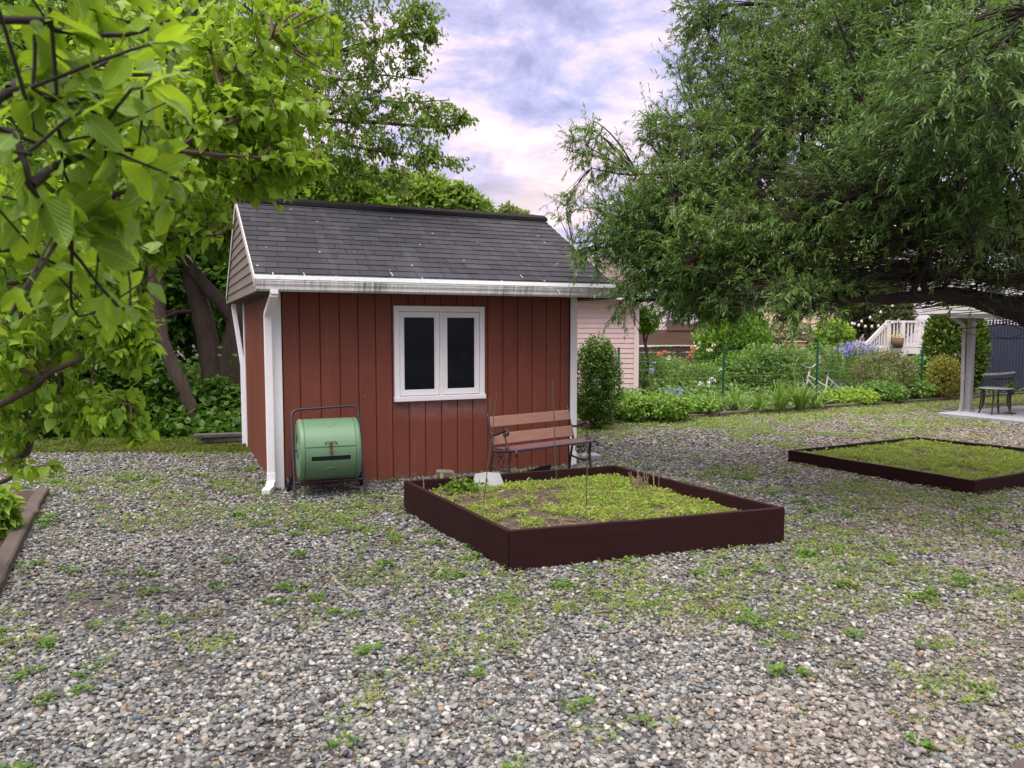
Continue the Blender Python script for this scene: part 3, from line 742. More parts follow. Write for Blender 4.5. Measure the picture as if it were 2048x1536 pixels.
# gable box on the left, with tan lap siding, and its soffit
zs = ZE - .115
def yf(z): return -OH + .02 + (z - ZE + .05) / SL if z > ZE - .05 else -OH + .02
def gable(x_out, x_in, sgn):
    m = MB(); z = zs; h = .105; i = 0
    while z < ZR - .12:
        z1 = min(z + h, ZR - .09); ya = yf(z) ; yb = yf(z1)
        for (a, b) in ((ya, yb),):
            o0, o1 = x_out - sgn * .0, x_out + sgn * .012
            V = [(o0, a, z), (o0, D - a, z), (o1, D - b, z1), (o1, b, z1), (o1, a, z), (o1, D - a, z)]
            m.add(V, [(0, 1, 2, 3) if sgn < 0 else (3, 2, 1, 0), (0, 4, 5, 1)])
        z += h; i += 1
    return m
g = gable(-OL + .0, 0, 1).build('gable_siding', M_tan, shed)
g2 = gable(W + OR_, W, -1).build('gable_siding', M_tan, shed)
MB().box(-OL + .014, .0, -OH + .04, D + OH - .04, zs - .012, zs).build('soffit', M_soffit, shed)
MB().box(W, W + OR_ - .014, -OH + .04, D + OH - .04, zs - .012, zs).build('soffit', M_soffit, shed)
for xx in (-OL - .012, W + OR_):
    for fr in (True, False):
        M = slopeM(fr); x0 = xx if fr else W - xx - .012
        MB().box(x0, x0 + .012, -.01, LEN, -.075, .004, M).build('rake_board', paint('rake_white', (.62, .61, .58), (.5, .49, .46), .5, 3), shed)
MB().box(-OL, W + OR_, -OH + .0, -OH + .02, zs - .0, ZE - .03).build('fascia', M_white, shed)
MB().box(-OL - .005, W + OR_, D + OH - .02, D + OH, zs, ZE - .03).build('fascia', M_white, shed)
MB().box(.0, W, -OH + .02, -.023, zs + .02, zs + .03).build('soffit', M_soffit, shed)
# gutter
m = MB(); Rz = Matrix.Rotation(-math.pi / 2, 4, 'Z')
prof = [(.0, -.10), (.055, -.10), (.075, -.085), (.078, -.06), (.092, -.035), (.095, -.012), (.100, -.010), (.100, 0), (.088, 0), (.088, -.025), (.068, -.08), (.0, -.088)]
n_ = len(prof); xs_ = (-OL - .01, W + OR_ + .01); V = np.array([(x, -OH - .001 - a, ZE - .012 + b) for x in xs_ for a, b in prof])
m.add(V, [(i, (i + 1) % n_, n_ + (i + 1) % n_, n_ + i) for i in range(n_)]); m.ch.append((V.copy(), np.array([list(range(n_)), list(range(2 * n_ - 1, n_ - 1, -1))])))
gut = m.build('gutter', M_gutter, shed)
m = MB(); m.box(-OL - .008, W + OR_ + .008, 0, .13, -.004, .003, Matrix.Translation((0, -OH - .102, ZE - .008)) @ Matrix.Rotation(R(22), 4, 'X'))
m.build('gutter_guard', M_guard, gut)
for i in range(13):
    x = -OL + .16 + i * (W + OL + OR_ - .25) / 12.6
    MB().box(x, x + .010, -.01, .075, .0, .004, Matrix.Translation((0, -OH + .02, ZE + .034)) @ Matrix.Rotation(math.atan(SL), 4, 'X') @ Matrix.Rotation(R(random.uniform(-6, 6)), 4, 'Z')).build('gutter_strap', M_guard, gut)
# downspouts
def spout(name, pts, w, h, mat):
    m = MB()
    for a, b in zip(pts[:-1], pts[1:]): m.bar(a, b, w, h)
    return m.build(name, mat, shed, bevel=.006)
dsp = spout('downspout', [(-.035, -OH - .05, zs + .02), (-.035, -OH - .05, zs - .03), (-.055, -.062, zs - .22), (-.055, -.062, .19)], .075, .055, M_white)
spout('downspout_foot', [(-.055, -.062, .20), (-.055, -.066, .10), (-.08, -.13, .045), (-.13, -.22, .03)], .082, .06, M_white)
spout('downspout', [(-.125, D + .13, zs - .0), (-.125, D + .12, zs - .08), (-.035, D + .05, 1.15), (-.035, D + .05, .05)], .06, .05, M_white)
# window
win = MB().build if False else None
tr = .058; m = MB()
m.box(WX0, WX0 + tr, -.04, 0, WZ0 + .058, WZ1, bev=.004); m.box(WX1 - tr, WX1, -.04, 0, WZ0 + .058, WZ1, bev=.004)
m.box(WX0 + tr, WX1 - tr, -.04, 0, WZ1 - .062, WZ1, bev=.004)
wn0 = m.build('window', M_winwhite, shed)
MB().box(WX0 - .006, WX1 + .008, -.062, 0, WZ0, WZ0 + .056, bev=.006).build('sill', M_winwhite, wn0)
mx = WX0 + (685 - 35) * .000824
MB().box(mx - .017, mx + .017, -.034, 0, WZ0 + .058, WZ1 - .064, bev=.003).build('mullion', M_winwhite, wn0)
for x0, x1 in ((WX0 + tr + .003, mx - .020), (mx + .020, WX1 - tr - .003)):
    z0, z1 = WZ0 + .062, WZ1 - .067; bw = .048; m = MB()
    m.box(x0, x0 + bw, -.026, 0, z0, z1, bev=.003); m.box(x1 - bw, x1, -.026, 0, z0, z1, bev=.003)
    m.box(x0 + bw, x1 - bw, -.026, 0, z0, z0 + .064, bev=.003); m.box(x0 + bw, x1 - bw, -.026, 0, z1 - .05, z1, bev=.003)
    i0, i1, k0, k1 = x0 + bw, x1 - bw, z0 + .064, z1 - .05
    m.box(i0, i0 + .008, -.014, 0, k0, k1); m.box(i1 - .008, i1, -.014, 0, k0, k1); m.box(i0 + .008, i1 - .008, -.014, 0, k1 - .008, k1)
    m.build('sash', M_winwhite, wn0)
    MB().box(i0 + .008, i1 - .008, -.008, -.004, k0, k1 - .008).build('pane', M_pane, wn0)

# ================================================================== compost tumbler
M_green = paint('tumbler_green', (.125, .235, .135), (.105, .205, .115), .42, 2.5, bump=.03, c3=(.17, .27, .18), spec=.45, grain=.12)
M_tube = paint('tube_navy', (.020, .021, .035), (.028, .028, .04), .38, 8, bump=.03, spec=.5)
M_blackpl = paint('black_plastic', (.012, .014, .022), None, .5, 8, bump=.05)
M_rust = paint('rusty_metal', (.20, .085, .035), (.09, .05, .035), .75, 40, bump=.4, c3=(.28, .15, .07))
M_darkslot = paint('slot_dark', (.006, .008, .007), None, .8)
tum = thing('compost_tumbler', 'green barrel compost tumbler on a dark tube frame by the shed wall', 'compost bin', (-1.87, 7.60, 0), .35)
RAD, HL, ZC = .305, .292, .455
def cylM(): return Matrix.Translation((0, 0, ZC)) @ Matrix.Rotation(math.pi / 2, 4, 'Y')   # lathe axis -> x
m = MB(); prof = [(0, -HL - .004), (.07, -HL - .004), (.075, -HL + .006), (.15, -HL + .006), (.16, -HL - .004), (RAD - .03, -HL - .004), (RAD - .006, -HL + .004), (RAD + .004, -HL + .016), (RAD + .004, -HL + .045), (RAD - .006, -HL + .050), (RAD - .006, HL - .05), (RAD + .004, HL - .045), (RAD + .004, HL - .016), (RAD - .006, HL - .004), (RAD - .03, HL + .004), (.16, HL + .004), (.15, HL - .006), (.075, HL - .006), (.07, HL + .004), (0, HL + .004)]
m.lathe(prof, 64, cylM()); drum = m.build('drum', M_green, tum, True)
drum.data.set_sharp_from_angle(angle=R(40)); drum.location = (0, -.08, 0)
def curved(a0, a1, x0, x1, r, th, n=14):
    """panel of the drum between angles (0 = front, 90 = top)"""
    V = []; F = []
    for i in range(n + 1):
        a = R(a0 + (a1 - a0) * i / n)
        for rr in (r, r + th):
            for x in (x0, x1): V.append((x, -math.cos(a) * rr, ZC + math.sin(a) * rr))
    for i in range(n):
        o = i * 4; p = o + 4
        F += [(o + 2, o + 3, p + 3, p + 2), (o, o + 2, p + 2, p), (o + 1, p + 1, p + 3, o + 3)]
    F += [(0, 1, 3, 2), (n * 4, n * 4 + 2, n * 4 + 3, n * 4 + 1)]
    return np.array(V), F
lid = MB().add(*curved(13.5, 96, -HL + .056, HL - .056, RAD - .008, .011)).build('lid', M_green, drum, True)
low_ = MB()
low_.add(*curved(-62, -13, -HL + .056, HL - .056, RAD - .008, .009)); low_.add(*curved(-4, 11, -HL + .056, HL - .056, RAD - .008, .009))
low_.add(*curved(-13, -4, -HL + .056, -.185, RAD - .008, .009)); low_.add(*curved(-13, -4, .185, HL - .056, RAD - .008, .009))
low_.build('lower_panel', M_green, drum, True)
MB().add(*curved(-13.2, -3.8, -.187, .187, RAD - .03, .0245)).build('vent_slot', M_darkslot, drum)
for o in bpy.data.objects:
    if o.name.split('.')[0] in ('lid', 'lower_panel', 'vent_slot'): o.data.set_sharp_from_angle(angle=R(35))
for ang in (64, -36):
    a = R(ang); c = np.array([0, -math.cos(a) * (RAD + .003), ZC + math.sin(a) * (RAD + .003)]); tx = np.array([1, 0, 0]); ty = np.array([0, math.sin(a), math.cos(a)])
    pts = []
    for k in range(33):
        th = k * 2 * math.pi / 32; u_, v_ = .058 * math.cos(th), .052 * math.sin(th); an = a + v_ / RAD
        pts.append((u_, -math.cos(an) * (RAD + .002), ZC + math.sin(an) * (RAD + .002)))
    MB().tube(pts, .0045, 6).build('embossed_ring', M_green, drum, True)
def onrim(x, ang, r=0): a = R(ang); return (x, -math.cos(a) * (RAD + r), ZC + math.sin(a) * (RAD + r))
MB().tube([onrim(-.055, 17, .004), onrim(-.053, 19, .016), onrim(-.045, 21, .018), onrim(.045, 21, .018), onrim(.053, 19, .016), onrim(.055, 17, .004)], .0045, 6).build('lid_handle', M_tube, drum, True)
m = MB(); m.box(-.012, .012, -.006, .006, -.028, .05, Matrix.Translation(onrim(0, 12, .008)) @ Matrix.Rotation(R(12), 4, 'X'))
m.build('hasp', M_rust, drum, bevel=.002)
m = MB(); m.box(-.014, .014, -.010, .008, -.03, .002, Matrix.Translation(onrim(0, 7.5, .016))); m.tube([onrim(-.009, 7.5, .015), onrim(-.009, 11, .016), onrim(0, 12.4, .017), onrim(.009, 11, .016), onrim(.009, 7.5, .015)], .003, 6)
m.box(-.006, .006, -.004, .004, -.055, -.028, Matrix.Translation(onrim(0, 7.5, .016)))
m.build('padlock', M_rust, drum, bevel=.002)
# frame: handle hoop that runs down to the front feet, rear legs to the wheels
HX = .335
def arc_join(pts, r, n=6):
    pts = [np.array(p, float) for p in pts]; out = [pts[0]]
    for a, b, c in zip(pts[:-2], pts[1:-1], pts[2:]):
        d1 = (a - b) / np.linalg.norm(a - b); d2 = (c - b) / np.linalg.norm(c - b); p, q = b + d1 * r, b + d2 * r
        for t_ in np.linspace(0, 1, n): out.append((1 - t_) ** 2 * p + 2 * t_ * (1 - t_) * b + t_ * t_ * q)
    out.append(pts[-1]); return out
hoop = arc_join([(-HX - .0, -.27, .0), (-HX, -.245, .06), (-HX, .06, .845), (HX - .01, .06, .87), (HX, -.245, .08), (HX + .005, -.28, .02), (HX, -.245, .0)][:5] + [(HX, -.27, .0)], .075)
fr = MB().tube(hoop, .0125, 10).build('frame', M_tube, tum, True)
for sx in (-1, 1):
    MB().tube([(sx * HX, -.02, .64 - .0), (sx * HX, .05, .40), (sx * HX, .165, .075)], .0115, 8).build('rear_leg', M_tube, tum, True)
    MB().tube([(sx * (HX - .04), -.08, ZC), (sx * (HX + .012), -.08, ZC)], .012, 8).build('axle', M_tube, tum, True)
MB().tube([(-HX - .03, .18, .075), (HX + .03, .18, .075)], .010, 8).build('wheel_axle', M_tube, tum, True)
MB().tube([(-HX, -.20, .155), (HX, -.20, .155)], .011, 8).build('crossbar', M_tube, tum, True)
for sx in (-1, 1):
    Mw = Matrix.Translation((sx * (HX + .035), .18, .078)) @ Matrix.Rotation(math.pi / 2, 4, 'Y')
    w_ = MB().lathe([(.045, -.016), (.068, -.018), (.077, -.010), (.077, .010), (.068, .018), (.045, .016)], 28, Mw).build('wheel', M_blackpl, tum, True)
    MB().lathe([(0, -.012), (.02, -.014), (.022, -.008), (.046, -.007), (.046, .007), (.022, .008), (.02, .014), (0, .012)], 20, Mw).build('hub', M_tube, w_, True)

# ================================================================== bench
M_slat = paint('bench_wood', (.33, .185, .135), (.26, .14, .10), .6, 5, (1, 6, 14), .2, .003, 30, c3=(.27, .13, .09), c3pos=.6)
M_seat = paint('bench_seat', (.16, .085, .085), (.12, .06, .062), .5, 5, (1, 6, 14), .2, .003, 30)
M_iron = paint('cast_iron', (.035, .020, .024), (.055, .035, .038), .5, 25, bump=.3, c3=(.10, .06, .05))
M_edge = paint('bench_edge', (.05, .035, .055), None, .35, 8)
BY = .665
bench = thing('garden_bench', 'wooden slat bench with ornate cast iron ends before the shed wall', 'bench', (-.145, 7.78, 0), BY)
BL = 1.13      # length; local x along, y backwards (front at -y)
# back leans; seat depth .40
def ironside(x):
    m = MB()
    back = smooth_path([(x, .155, .0), (x, .125, .20), (x, .09, .36), (x, .085, .43), (x, .118, .54), (x, .158, .67), (x, .175, .745), (x, .195, .76)], 24)
    m.tube(back, .014, 7)
    seat = smooth_path([(x, .09, .40), (x, .02, .385), (x, -.12, .405), (x, -.22, .42), (x, -.285, .43), (x, -.315, .405), (x, -.30, .38)], 20); m.tube(seat, .015, 7)
    leg = smooth_path([(x, -.20, .40), (x, -.185, .28), (x, -.205, .14), (x, -.25, .0)], 14); m.tube(leg, .016, 7)
    brace = smooth_path([(x, .115, .22), (x, .03, .205), (x, -.05, .195), (x, -.12, .205), (x, -.19, .22)], 12); m.tube(brace, .011, 6)
    arm = smooth_path([(x, .135, .575), (x, .09, .555), (x, .02, .565), (x, -.07, .60), (x, -.13, .625), (x, -.165, .615), (x, -.17, .585), (x, -.145, .575), (x, -.135, .59)], 26); m.tube(arm, .0135, 7)
    post = smooth_path([(x, -.12, .60), (x, -.125, .54), (x, -.16, .47), (x, -.185, .425)], 10); m.tube(post, .010, 6)
    for (cy_, cz_, r0) in ((-.145, .455, .022), (-.075, .315, .03), (.01, .305, .03), (-.035, .25, .022), (-.02, .355, .022), (-.10, .575, .016)):
        m.tube([(x, cy_ + r0 * math.cos(a), cz_ + r0 * math.sin(a)) for a in np.linspace(0, 2 * math.pi, 13)], .006, 5)
    m.tube(smooth_path([(x, -.16, .34), (x, -.10, .36), (x, -.02, .33), (x, .06, .34)], 10), .007, 5)
    return m
for x in (0, BL):
    ironside(x).build('iron_end', M_iron, bench, True)
def slat(name, y0, z0, y1, z1, th, mat):
    c = Vector((0, (y0 + y1) / 2, (z0 + z1) / 2)); d = Vector((0, y1 - y0, z1 - z0)); L = d.length; ang = math.atan2(d.z, d.y)
    M = Matrix.Translation(c) @ Matrix.Rotation(ang, 4, 'X')
    return MB().box(.008, BL - .008, -L / 2, L / 2, -th / 2, th / 2, M, bev=.005).build(name, mat, bench)
slat('back_slat', .132, .625, .158, .735, .02, M_slat); slat('back_slat', .078, .445, .106, .56, .02, M_slat)
for y0, y1 in ((.06, -.03), (-.045, -.135), (-.15, -.24)): slat('seat_slat', y0, .412 if y0 > 0 else .42, y1, .42, .02, M_seat)
slat('seat_front_rail', -.248, .426, -.282, .424, .022, M_edge)
# ================================================================== raised beds
M_board = paint('bed_brown', (.030, .0085, .009), (.020, .006, .0065), .7, 2.5, (1, 1, 9), .5, .004, 30, c3=(.075, .032, .026), c3pos=.66, spec=.16)
M_boardtop = M_board
M_bedsoil = paint('bed_soil', (.14, .112, .085), (.065, .05, .038), .95, 14, bump=1.0, bdist=.04, fine=60, c3=(.24, .20, .155))
M_bedweed = leafmat('bed_weed', (.12, .24, .022), (.24, .37, .045), (.44, .60, .08), .3, .55, .25, 4.2, ((.34, .28, .14), .80))
def raised_bed(name, label, Q, h, soil_z, th=.038, sag=0, wdens=420, thr=.44, wl=.03):
    Q = [np.array(q, float) for q in Q]; c = np.mean(Q, 0)
    bed = thing(name, label, 'raised bed', (c[0], c[1], 0))
    inn = []
    for i in range(4):                      # inner corners by offsetting both sides
        p, a, b = Q[i], Q[i - 1], Q[(i + 1) % 4]
        d1, d2 = unit(p - a), unit(b - p); n1 = np.array([d1[1], -d1[0]]); n2 = np.array([d2[1], -d2[0]])
        k = (n1 + n2) / (1 + n1 @ n2); inn.append(p + k * th)
    s = 1 if inquad(np.array([inn[0][0]]), np.array([inn[0][1]]), [tuple(q) for q in Q])[0] else -1
    if s < 0: inn = [2 * q - i_ for q, i_ in zip(Q, inn)]
    for i in range(4):
        a, b, ai, bi = Q[i], Q[(i + 1) % 4], inn[i], inn[(i + 1) % 4]; n = 12; V = []; F = []
        out = unit(a - ai + b - bi) * .0
        for j in range(n + 1):
            f = j / n; zt_ = h + random.uniform(-.0025, .0025) - (sag * math.sin(math.pi * f)); wob = rng.normal(0, .002, 2)
            o = a + (b - a) * f + wob - c; q = ai + (bi - ai) * f + wob - c; ch = .004
            oq = unit(q - o) * ch
            V += [(*o, -.03), (*o, zt_ - ch), (*(o + oq), zt_), (*(q - oq), zt_), (*q, zt_ - ch), (*q, -.03)]
        for j in range(n):
            for k in range(5): F.append((j * 6 + k, j * 6 + k + 1, j * 6 + k + 7, j * 6 + k + 6))
        V = np.array(V)
        if i % 2: pass
        link_np('side_board', [(V, F), (V[:6], [(5, 4, 3, 2, 1, 0)]), (V[-6:], [(0, 1, 2, 3, 4, 5)])], M_board, bed)
    # soil as a bumpy grid
    n = 40; V = []; 
    for i in range(n + 1):
        for j in range(n + 1):
            u_, v_ = i / n, j / n; p = (inn[0] * (1 - u_) + inn[1] * u_) * (1 - v_) + (inn[3] * (1 - u_) + inn[2] * u_) * v_
            z = soil_z + .05 * (fnoise(np.array([p[0]]), np.array([p[1]]), .45, 41)[0] - .5) + .03 * (fnoise(np.array([p[0]]), np.array([p[1]]), .12, 47)[0] - .5)
            V.append((p[0] - c[0], p[1] - c[1], z))
    F = [(i * (n + 1) + j, (i + 1) * (n + 1) + j, (i + 1) * (n + 1) + j + 1, i * (n + 1) + j + 1) for i in range(n) for j in range(n)]
    link_np('soil', [(np.array(V), F)], M_bedsoil, bed, True)
    A = 5.5; N = int(A * wdens); uu, vv = rng.uniform(.022, .978, N), rng.uniform(.022, .978, N); q = (np.outer(1 - uu, inn[0]) + np.outer(uu, inn[1])) * (1 - vv)[:, None] + (np.outer(1 - uu, inn[3]) + np.outer(uu, inn[2])) * vv[:, None]
    x, y = q.T; w = fnoise(x, y, .55, 71) * .6 + fnoise(x, y, .17, 72) * .4
    m = rng.random(N) < np.clip((w - thr) / .15, .04, 1); x, y = x[m], y[m]
    z = soil_z + .05 * (fnoise(x, y, .45, 41) - .5)
    q3 = rng.random(len(x)); s1 = tufts(x[q3 < .7], y[q3 < .7], z[q3 < .7] + .005, 9, wl, .48, 'kite', .55, wl * 1.3); s0 = tufts(x[q3 > .9], y[q3 > .9], z[q3 > .9] + .01, 8, wl * 1.35, .5, 'ovate', .7, wl * 2)
    k = rng.random(len(x)) < .5; s2 = tufts(x[k], y[k], z[k], 7, wl * 2.0, .10, 'blade', .9, .012)
    o = leaf_obj('low_weeds', [s0, s1, s2], M_bedweed, bed, (c[0], c[1], 0)); o['kind'] = 'stuff'
    # straw and twigs
    N = 800; uu, vv = rng.uniform(.06, .94, N), rng.uniform(.06, .94, N); q = (np.outer(1 - uu, inn[0]) + np.outer(uu, inn[1])) * (1 - vv)[:, None] + (np.outer(1 - uu, inn[3]) + np.outer(uu, inn[2])) * vv[:, None] - c
    az = rng.uniform(0, 6.28, N); L = rng.uniform(.01, .16, N) ; a = np.column_stack([q, soil_z + rng.uniform(.01, .035, N)]); b = a + np.stack([np.cos(az) * L, np.sin(az) * L, rng.normal(0, .01, N)], 1)
    o = link_np('straw_litter', [tubes(np.stack([a, (a + b) / 2 + rng.normal(0, .01, (N, 3)), b], 1), np.repeat(rng.uniform(.001, .003, N)[:, None], 3, 1), 4)], M_straw, bed); o['kind'] = 'stuff'
    return bed
near = raised_bed('raised_bed', 'large dark brown board bed in front of the bench, with plant stakes standing in it', NEARQ, .28, .175, wdens=1400, thr=.42, wl=.022)
far = raised_bed('raised_bed', 'low dark brown board bed alone on the gravel beyond the staked bed', FARQ, .15, .085, wdens=1100, thr=.33, wl=.026)
# stakes
M_stake = paint('stake_green', (.05, .085, .045), (.07, .09, .05), .6, 30, bump=.2)
def stake(u0, v0, u1, v1, label, Y1d=0.0, r=.0042):
    a = G(u0, v0, .17); b = P3(u1, v1, a[1] + Y1d)
    m = MB(); n = 10; pts = [(0, 0, -.1)] + [tuple((b - a) * (i / n) + np.array([0.004 * math.sin(i * 1.3), 0, 0])) for i in range(n + 1)]
    m.tube(pts, r, 6)
    for i in range(1, n * 2): p = (b - a) * (i / (n * 2)); m.tube([tuple(p), tuple(p + np.array([0, 0, .006]))], r * 1.25, 6)
    o = m.build('plant_stake', M_stake, None); o.location = tuple(a); return tag(o, label, 'plant stake', 'thin stakes in the near bed')
stake(967, 1003, 994, 785, 'tall thin green stake leaning to one side between window and bench', .05)
stake(1113, 968, 1105, 760, 'thin green stake rising in front of the bench back slats, upright', 0)
stake(1172, 1022, 1175, 895, 'shorter thin green stake in front of the bench armrest nearer the bed corner', 0)
# bits in and around the near bed
M_slab = paint('grey_stone', (.36, .37, .38), (.29, .30, .31), .8, 6, bump=.3, c3=(.22, .22, .21))
a = np.array([-.20, 6.93, .16]); m = MB()
Mx = Matrix.Translation(tuple(a)) @ Matrix.Rotation(.30, 4, 'Z') @ Matrix.Rotation(R(-30), 4, 'X')
m.prism([(-.16, -.02), (.15, -.02), (.11, .165), (-.02, .18), (-.125, .17), (-.15, .10)], -.015, .015, Mx)
sl = m.build('stone_slab', M_slab, None, bevel=.005); tag(sl, 'pale grey stone slab leaning inside the near bed below the bench', 'stone slab')
M_brick = paint('old_brick', (.16, .13, .11), (.10, .085, .075), .85, 12, bump=.6, c3=(.22, .2, .18))
p = G(893, 958, .2); q_ = shed_xy(1.62, -.30)
for i, (dx, dy, z, ya, l, lb) in enumerate(((0, 0, .235, .1, .17, 'loose dark brick on top of the pile behind the near bed corner'), (.05, .02, .14, .35, .34, 'flat grey brown paver under the loose brick behind the bed'))):
    m = MB(); m.box(-l / 2, l / 2, -.06, .06, -.03, .03, bev=.008); o = m.build('paver' if i else 'brick', M_brick); o.location = (-.66 + dx, 7.38 + dy, z); o.rotation_euler = (0, R(4), ya); tag(o, lb, 'brick')
m = MB(); m.box(-.22, .22, -.09, .09, -.0, .11, bev=.008); o = m.build('concrete_block', M_brick); o.location = (-.62, 7.40, 0); o.rotation_euler = (0, 0, .3); tag(o, 'mossy concrete block at the bottom of the pile behind the bed', 'concrete block')
M_blk = paint('black_edging', (.008, .008, .009), None, .45, 6)
a = np.array([.15, 8.35, .0]); m = MB(); m.prism([(-.33, .0), (.30, .0), (.33, .12), (.20, .11), (-.1, .045), (-.33, .015)], -.012, .012, Matrix.Rotation(.5, 4, 'Z')); o = m.build('plastic_edging', M_blk); o.location = tuple(a); tag(o, 'black plastic edging strip lying under the bench against the shed', 'edging strip')
b_ = G(1170, 932, 0); m = MB(); m.box(-.17, .17, -.10, .10, 0, .07, bev=.012); o = m.build('stone_block', M_slab); o.location = (b_[0] + .06, b_[1] + .45, 0); o.rotation_euler = (0, 0, .3); tag(o, 'pale stone block on the gravel behind the bench end with gravel around', 'stone block')
M_stalk = paint('dead_stalk', (.30, .23, .15), (.19, .14, .09), .85, 30, bump=.3)
def stalk(u0, v0, u1, v1, label, r=.009):
    a = G(u0, v0, .17); b = P3(u1, v1, a[1]); d = b - a
    o = MB().tube([(0, 0, -.03), tuple(d * .5 + np.array([.006, 0, 0])), tuple(d)], [r, r * .9, r * .6], 7).build('dead_stalk', M_stalk, None, True); o.location = tuple(a); tag(o, label, 'dead stalk')
stalk(847, 984, 845, 952, 'short dead stalk standing at the near bed corner by the tumbler'); stalk(915, 982, 906, 944, 'thicker pale dead stalk leaning beside the leafy plant in the bed', .012)
# dried clump
a = G(1290, 975, .17); N = 46; az = rng.uniform(0, 6.28, N); rr = rng.uniform(0, .13, N) ** 1; p0 = np.stack([np.cos(az) * rr * 1.3, np.sin(az) * rr, np.zeros(N)], 1)
p1 = p0 + np.stack([rng.normal(0, .03, N), rng.normal(0, .03, N), rng.uniform(.05, .17, N)], 1)
o = link_np('dried_plant', [tubes(np.stack([p0, (p0 + p1) / 2, p1], 1), np.repeat(rng.uniform(.003, .006, N)[:, None], 3, 1), 5)], M_stalk); o.location = tuple(a); tag(o, 'cut back dried plant stubble inside the near bed along its far board', 'dried plant')
# small leafy plant in the corner
M_smallplant = leafmat('small_plant', (.06, .15, .02), (.13, .25, .03), None, .3, .45, .35)
a = np.array([-.47, 6.78, .17]); pl = thing('leafy_plant', 'small leafy green plant in the bed beside the grey slab', 'plant', tuple(a))
pos = np.array([*a]) + rng.normal(0, 1, (170, 3)) * (.085, .05, .03) + (0, 0, .07)
leaf_obj('foliage', [leaves('ovate', pos, rng.normal(size=(170, 3)) + (0, 0, .3), np.array([0, 0, 1.]) + rng.normal(size=(170, 3)) * .4, rng.uniform(.03, .06, 170), .035)], M_smallplant, pl, a)
N = 14; az = rng.uniform(0, 6.28, N); e = np.stack([np.cos(az) * .09, np.sin(az) * .05, rng.uniform(.04, .11, N)], 1)
link_np('stems', [tubes(np.stack([np.zeros((N, 3)), e * .5 + (0, 0, .02), e], 1), np.full((N, 3), .002), 4)], M_smallplant, pl)
# sprigs growing against the near bed
sp_i = 0
for (u, v, s, lb) in ((1468, 1078, .05, 'small green sprig growing against the front board of the near bed'), (890, 1048, .07, 'dry yellowish sprig at the foot of the long side board of the near bed'), (948, 1085, .06, 'little straw coloured sprig by the side board close to the front corner')):
    g = G(u, v); t_ = thing('weed_sprig', lb, 'weed', tuple(g)); N = 14 if sp_i == 0 else 8
    e = np.stack([rng.normal(0, .02, 4), rng.normal(0, .02, 4), rng.uniform(.6, 1.3, 4) * s], 1)
    link_np('stem', [tubes(np.stack([np.zeros((4, 3)), e * .5, e], 1), np.full((4, 3), .0018), 4)], M_smallplant if sp_i == 0 else M_straw, t_)
    pos = g + rng.normal(0, 1, (N, 3)) * (.015, .01, .02) + (0, 0, s)
    leaf_obj('leaves', [leaves('ovate', pos, rng.normal(size=(N, 3)), np.array([0, 0, 1.]) + rng.normal(size=(N, 3)) * .5, rng.uniform(.02, .04, N), .018)], M_smallplant if sp_i == 0 else M_bedweed, t_, g); sp_i += 1

# ================================================================== things behind and beside the shed
M_lumber = paint('old_lumber', (.12, .115, .115), (.06, .055, .05), .7, 6, (1, 8, 1), .4, .004, 40)
for i, (du, z, lb) in enumerate(((0, .03, 'bottom board of the small lumber pile beside the back of the shed'), (.06, .10, 'middle board of the lumber pile by the shed back corner'), (-.03, .165, 'pale top board of the lumber pile by the shed back corner'))):
    m = MB(); m.box(-.5, .26, -.07, .07, -.022, .022, bev=.006); o = m.build('lumber_board', M_lumber); bx, by = shed_xy(-.16 + du, SHD + .22); o.location = (bx, by, z); o.rotation_euler = (0, 0, SHA + .1 * i - .35); tag(o, lb, 'board', 'boards piled beside the shed')
M_rail = paint('rail_wood', (.14, .085, .05), (.09, .055, .035), .8, 6, (1, 1, 8), .4, .005, 40)
rf = thing('rail_fence', 'old brown wooden rail fence half hidden in the bushes on the left', 'fence', (-6.5, 8.6, 0))
a = P3(-60, 716, 12.0); b = P3(300, 712, 12.5); c0 = np.array([-6.5, 8.6, 0])
MB().tube([tuple(a - c0), tuple((a + b) / 2 - c0 + (0, 0, .015)), tuple(b - c0)], .06, 9).build('rail', M_rail, rf, True)
for p in (a + (b - a) * .12, a + (b - a) * .55): MB().tube([(p[0] - c0[0], p[1] - c0[1] + .08, 0), (p[0] - c0[0], p[1] - c0[1] + .08, 1.5)], .07, 9).build('post', M_rail, rf, True)
M_redfence = paint('red_fence', (.085, .025, .02), (.06, .018, .015), .8, 3)
bf = thing('board_fence', 'dark red board fence in the shade behind the shed and tree', 'fence', (-5.4, 14.6, 0), .25)
for i in range(15): MB().box(i * .26, i * .26 + .245, 0, .02, 0, 1.75 + random.uniform(-.02, .02)).build('board', M_redfence, bf)
for x in (.1, 1.9, 3.7): MB().box(x, x + .09, .022, .11, 0, 1.85).build('post', M_redfence, bf)

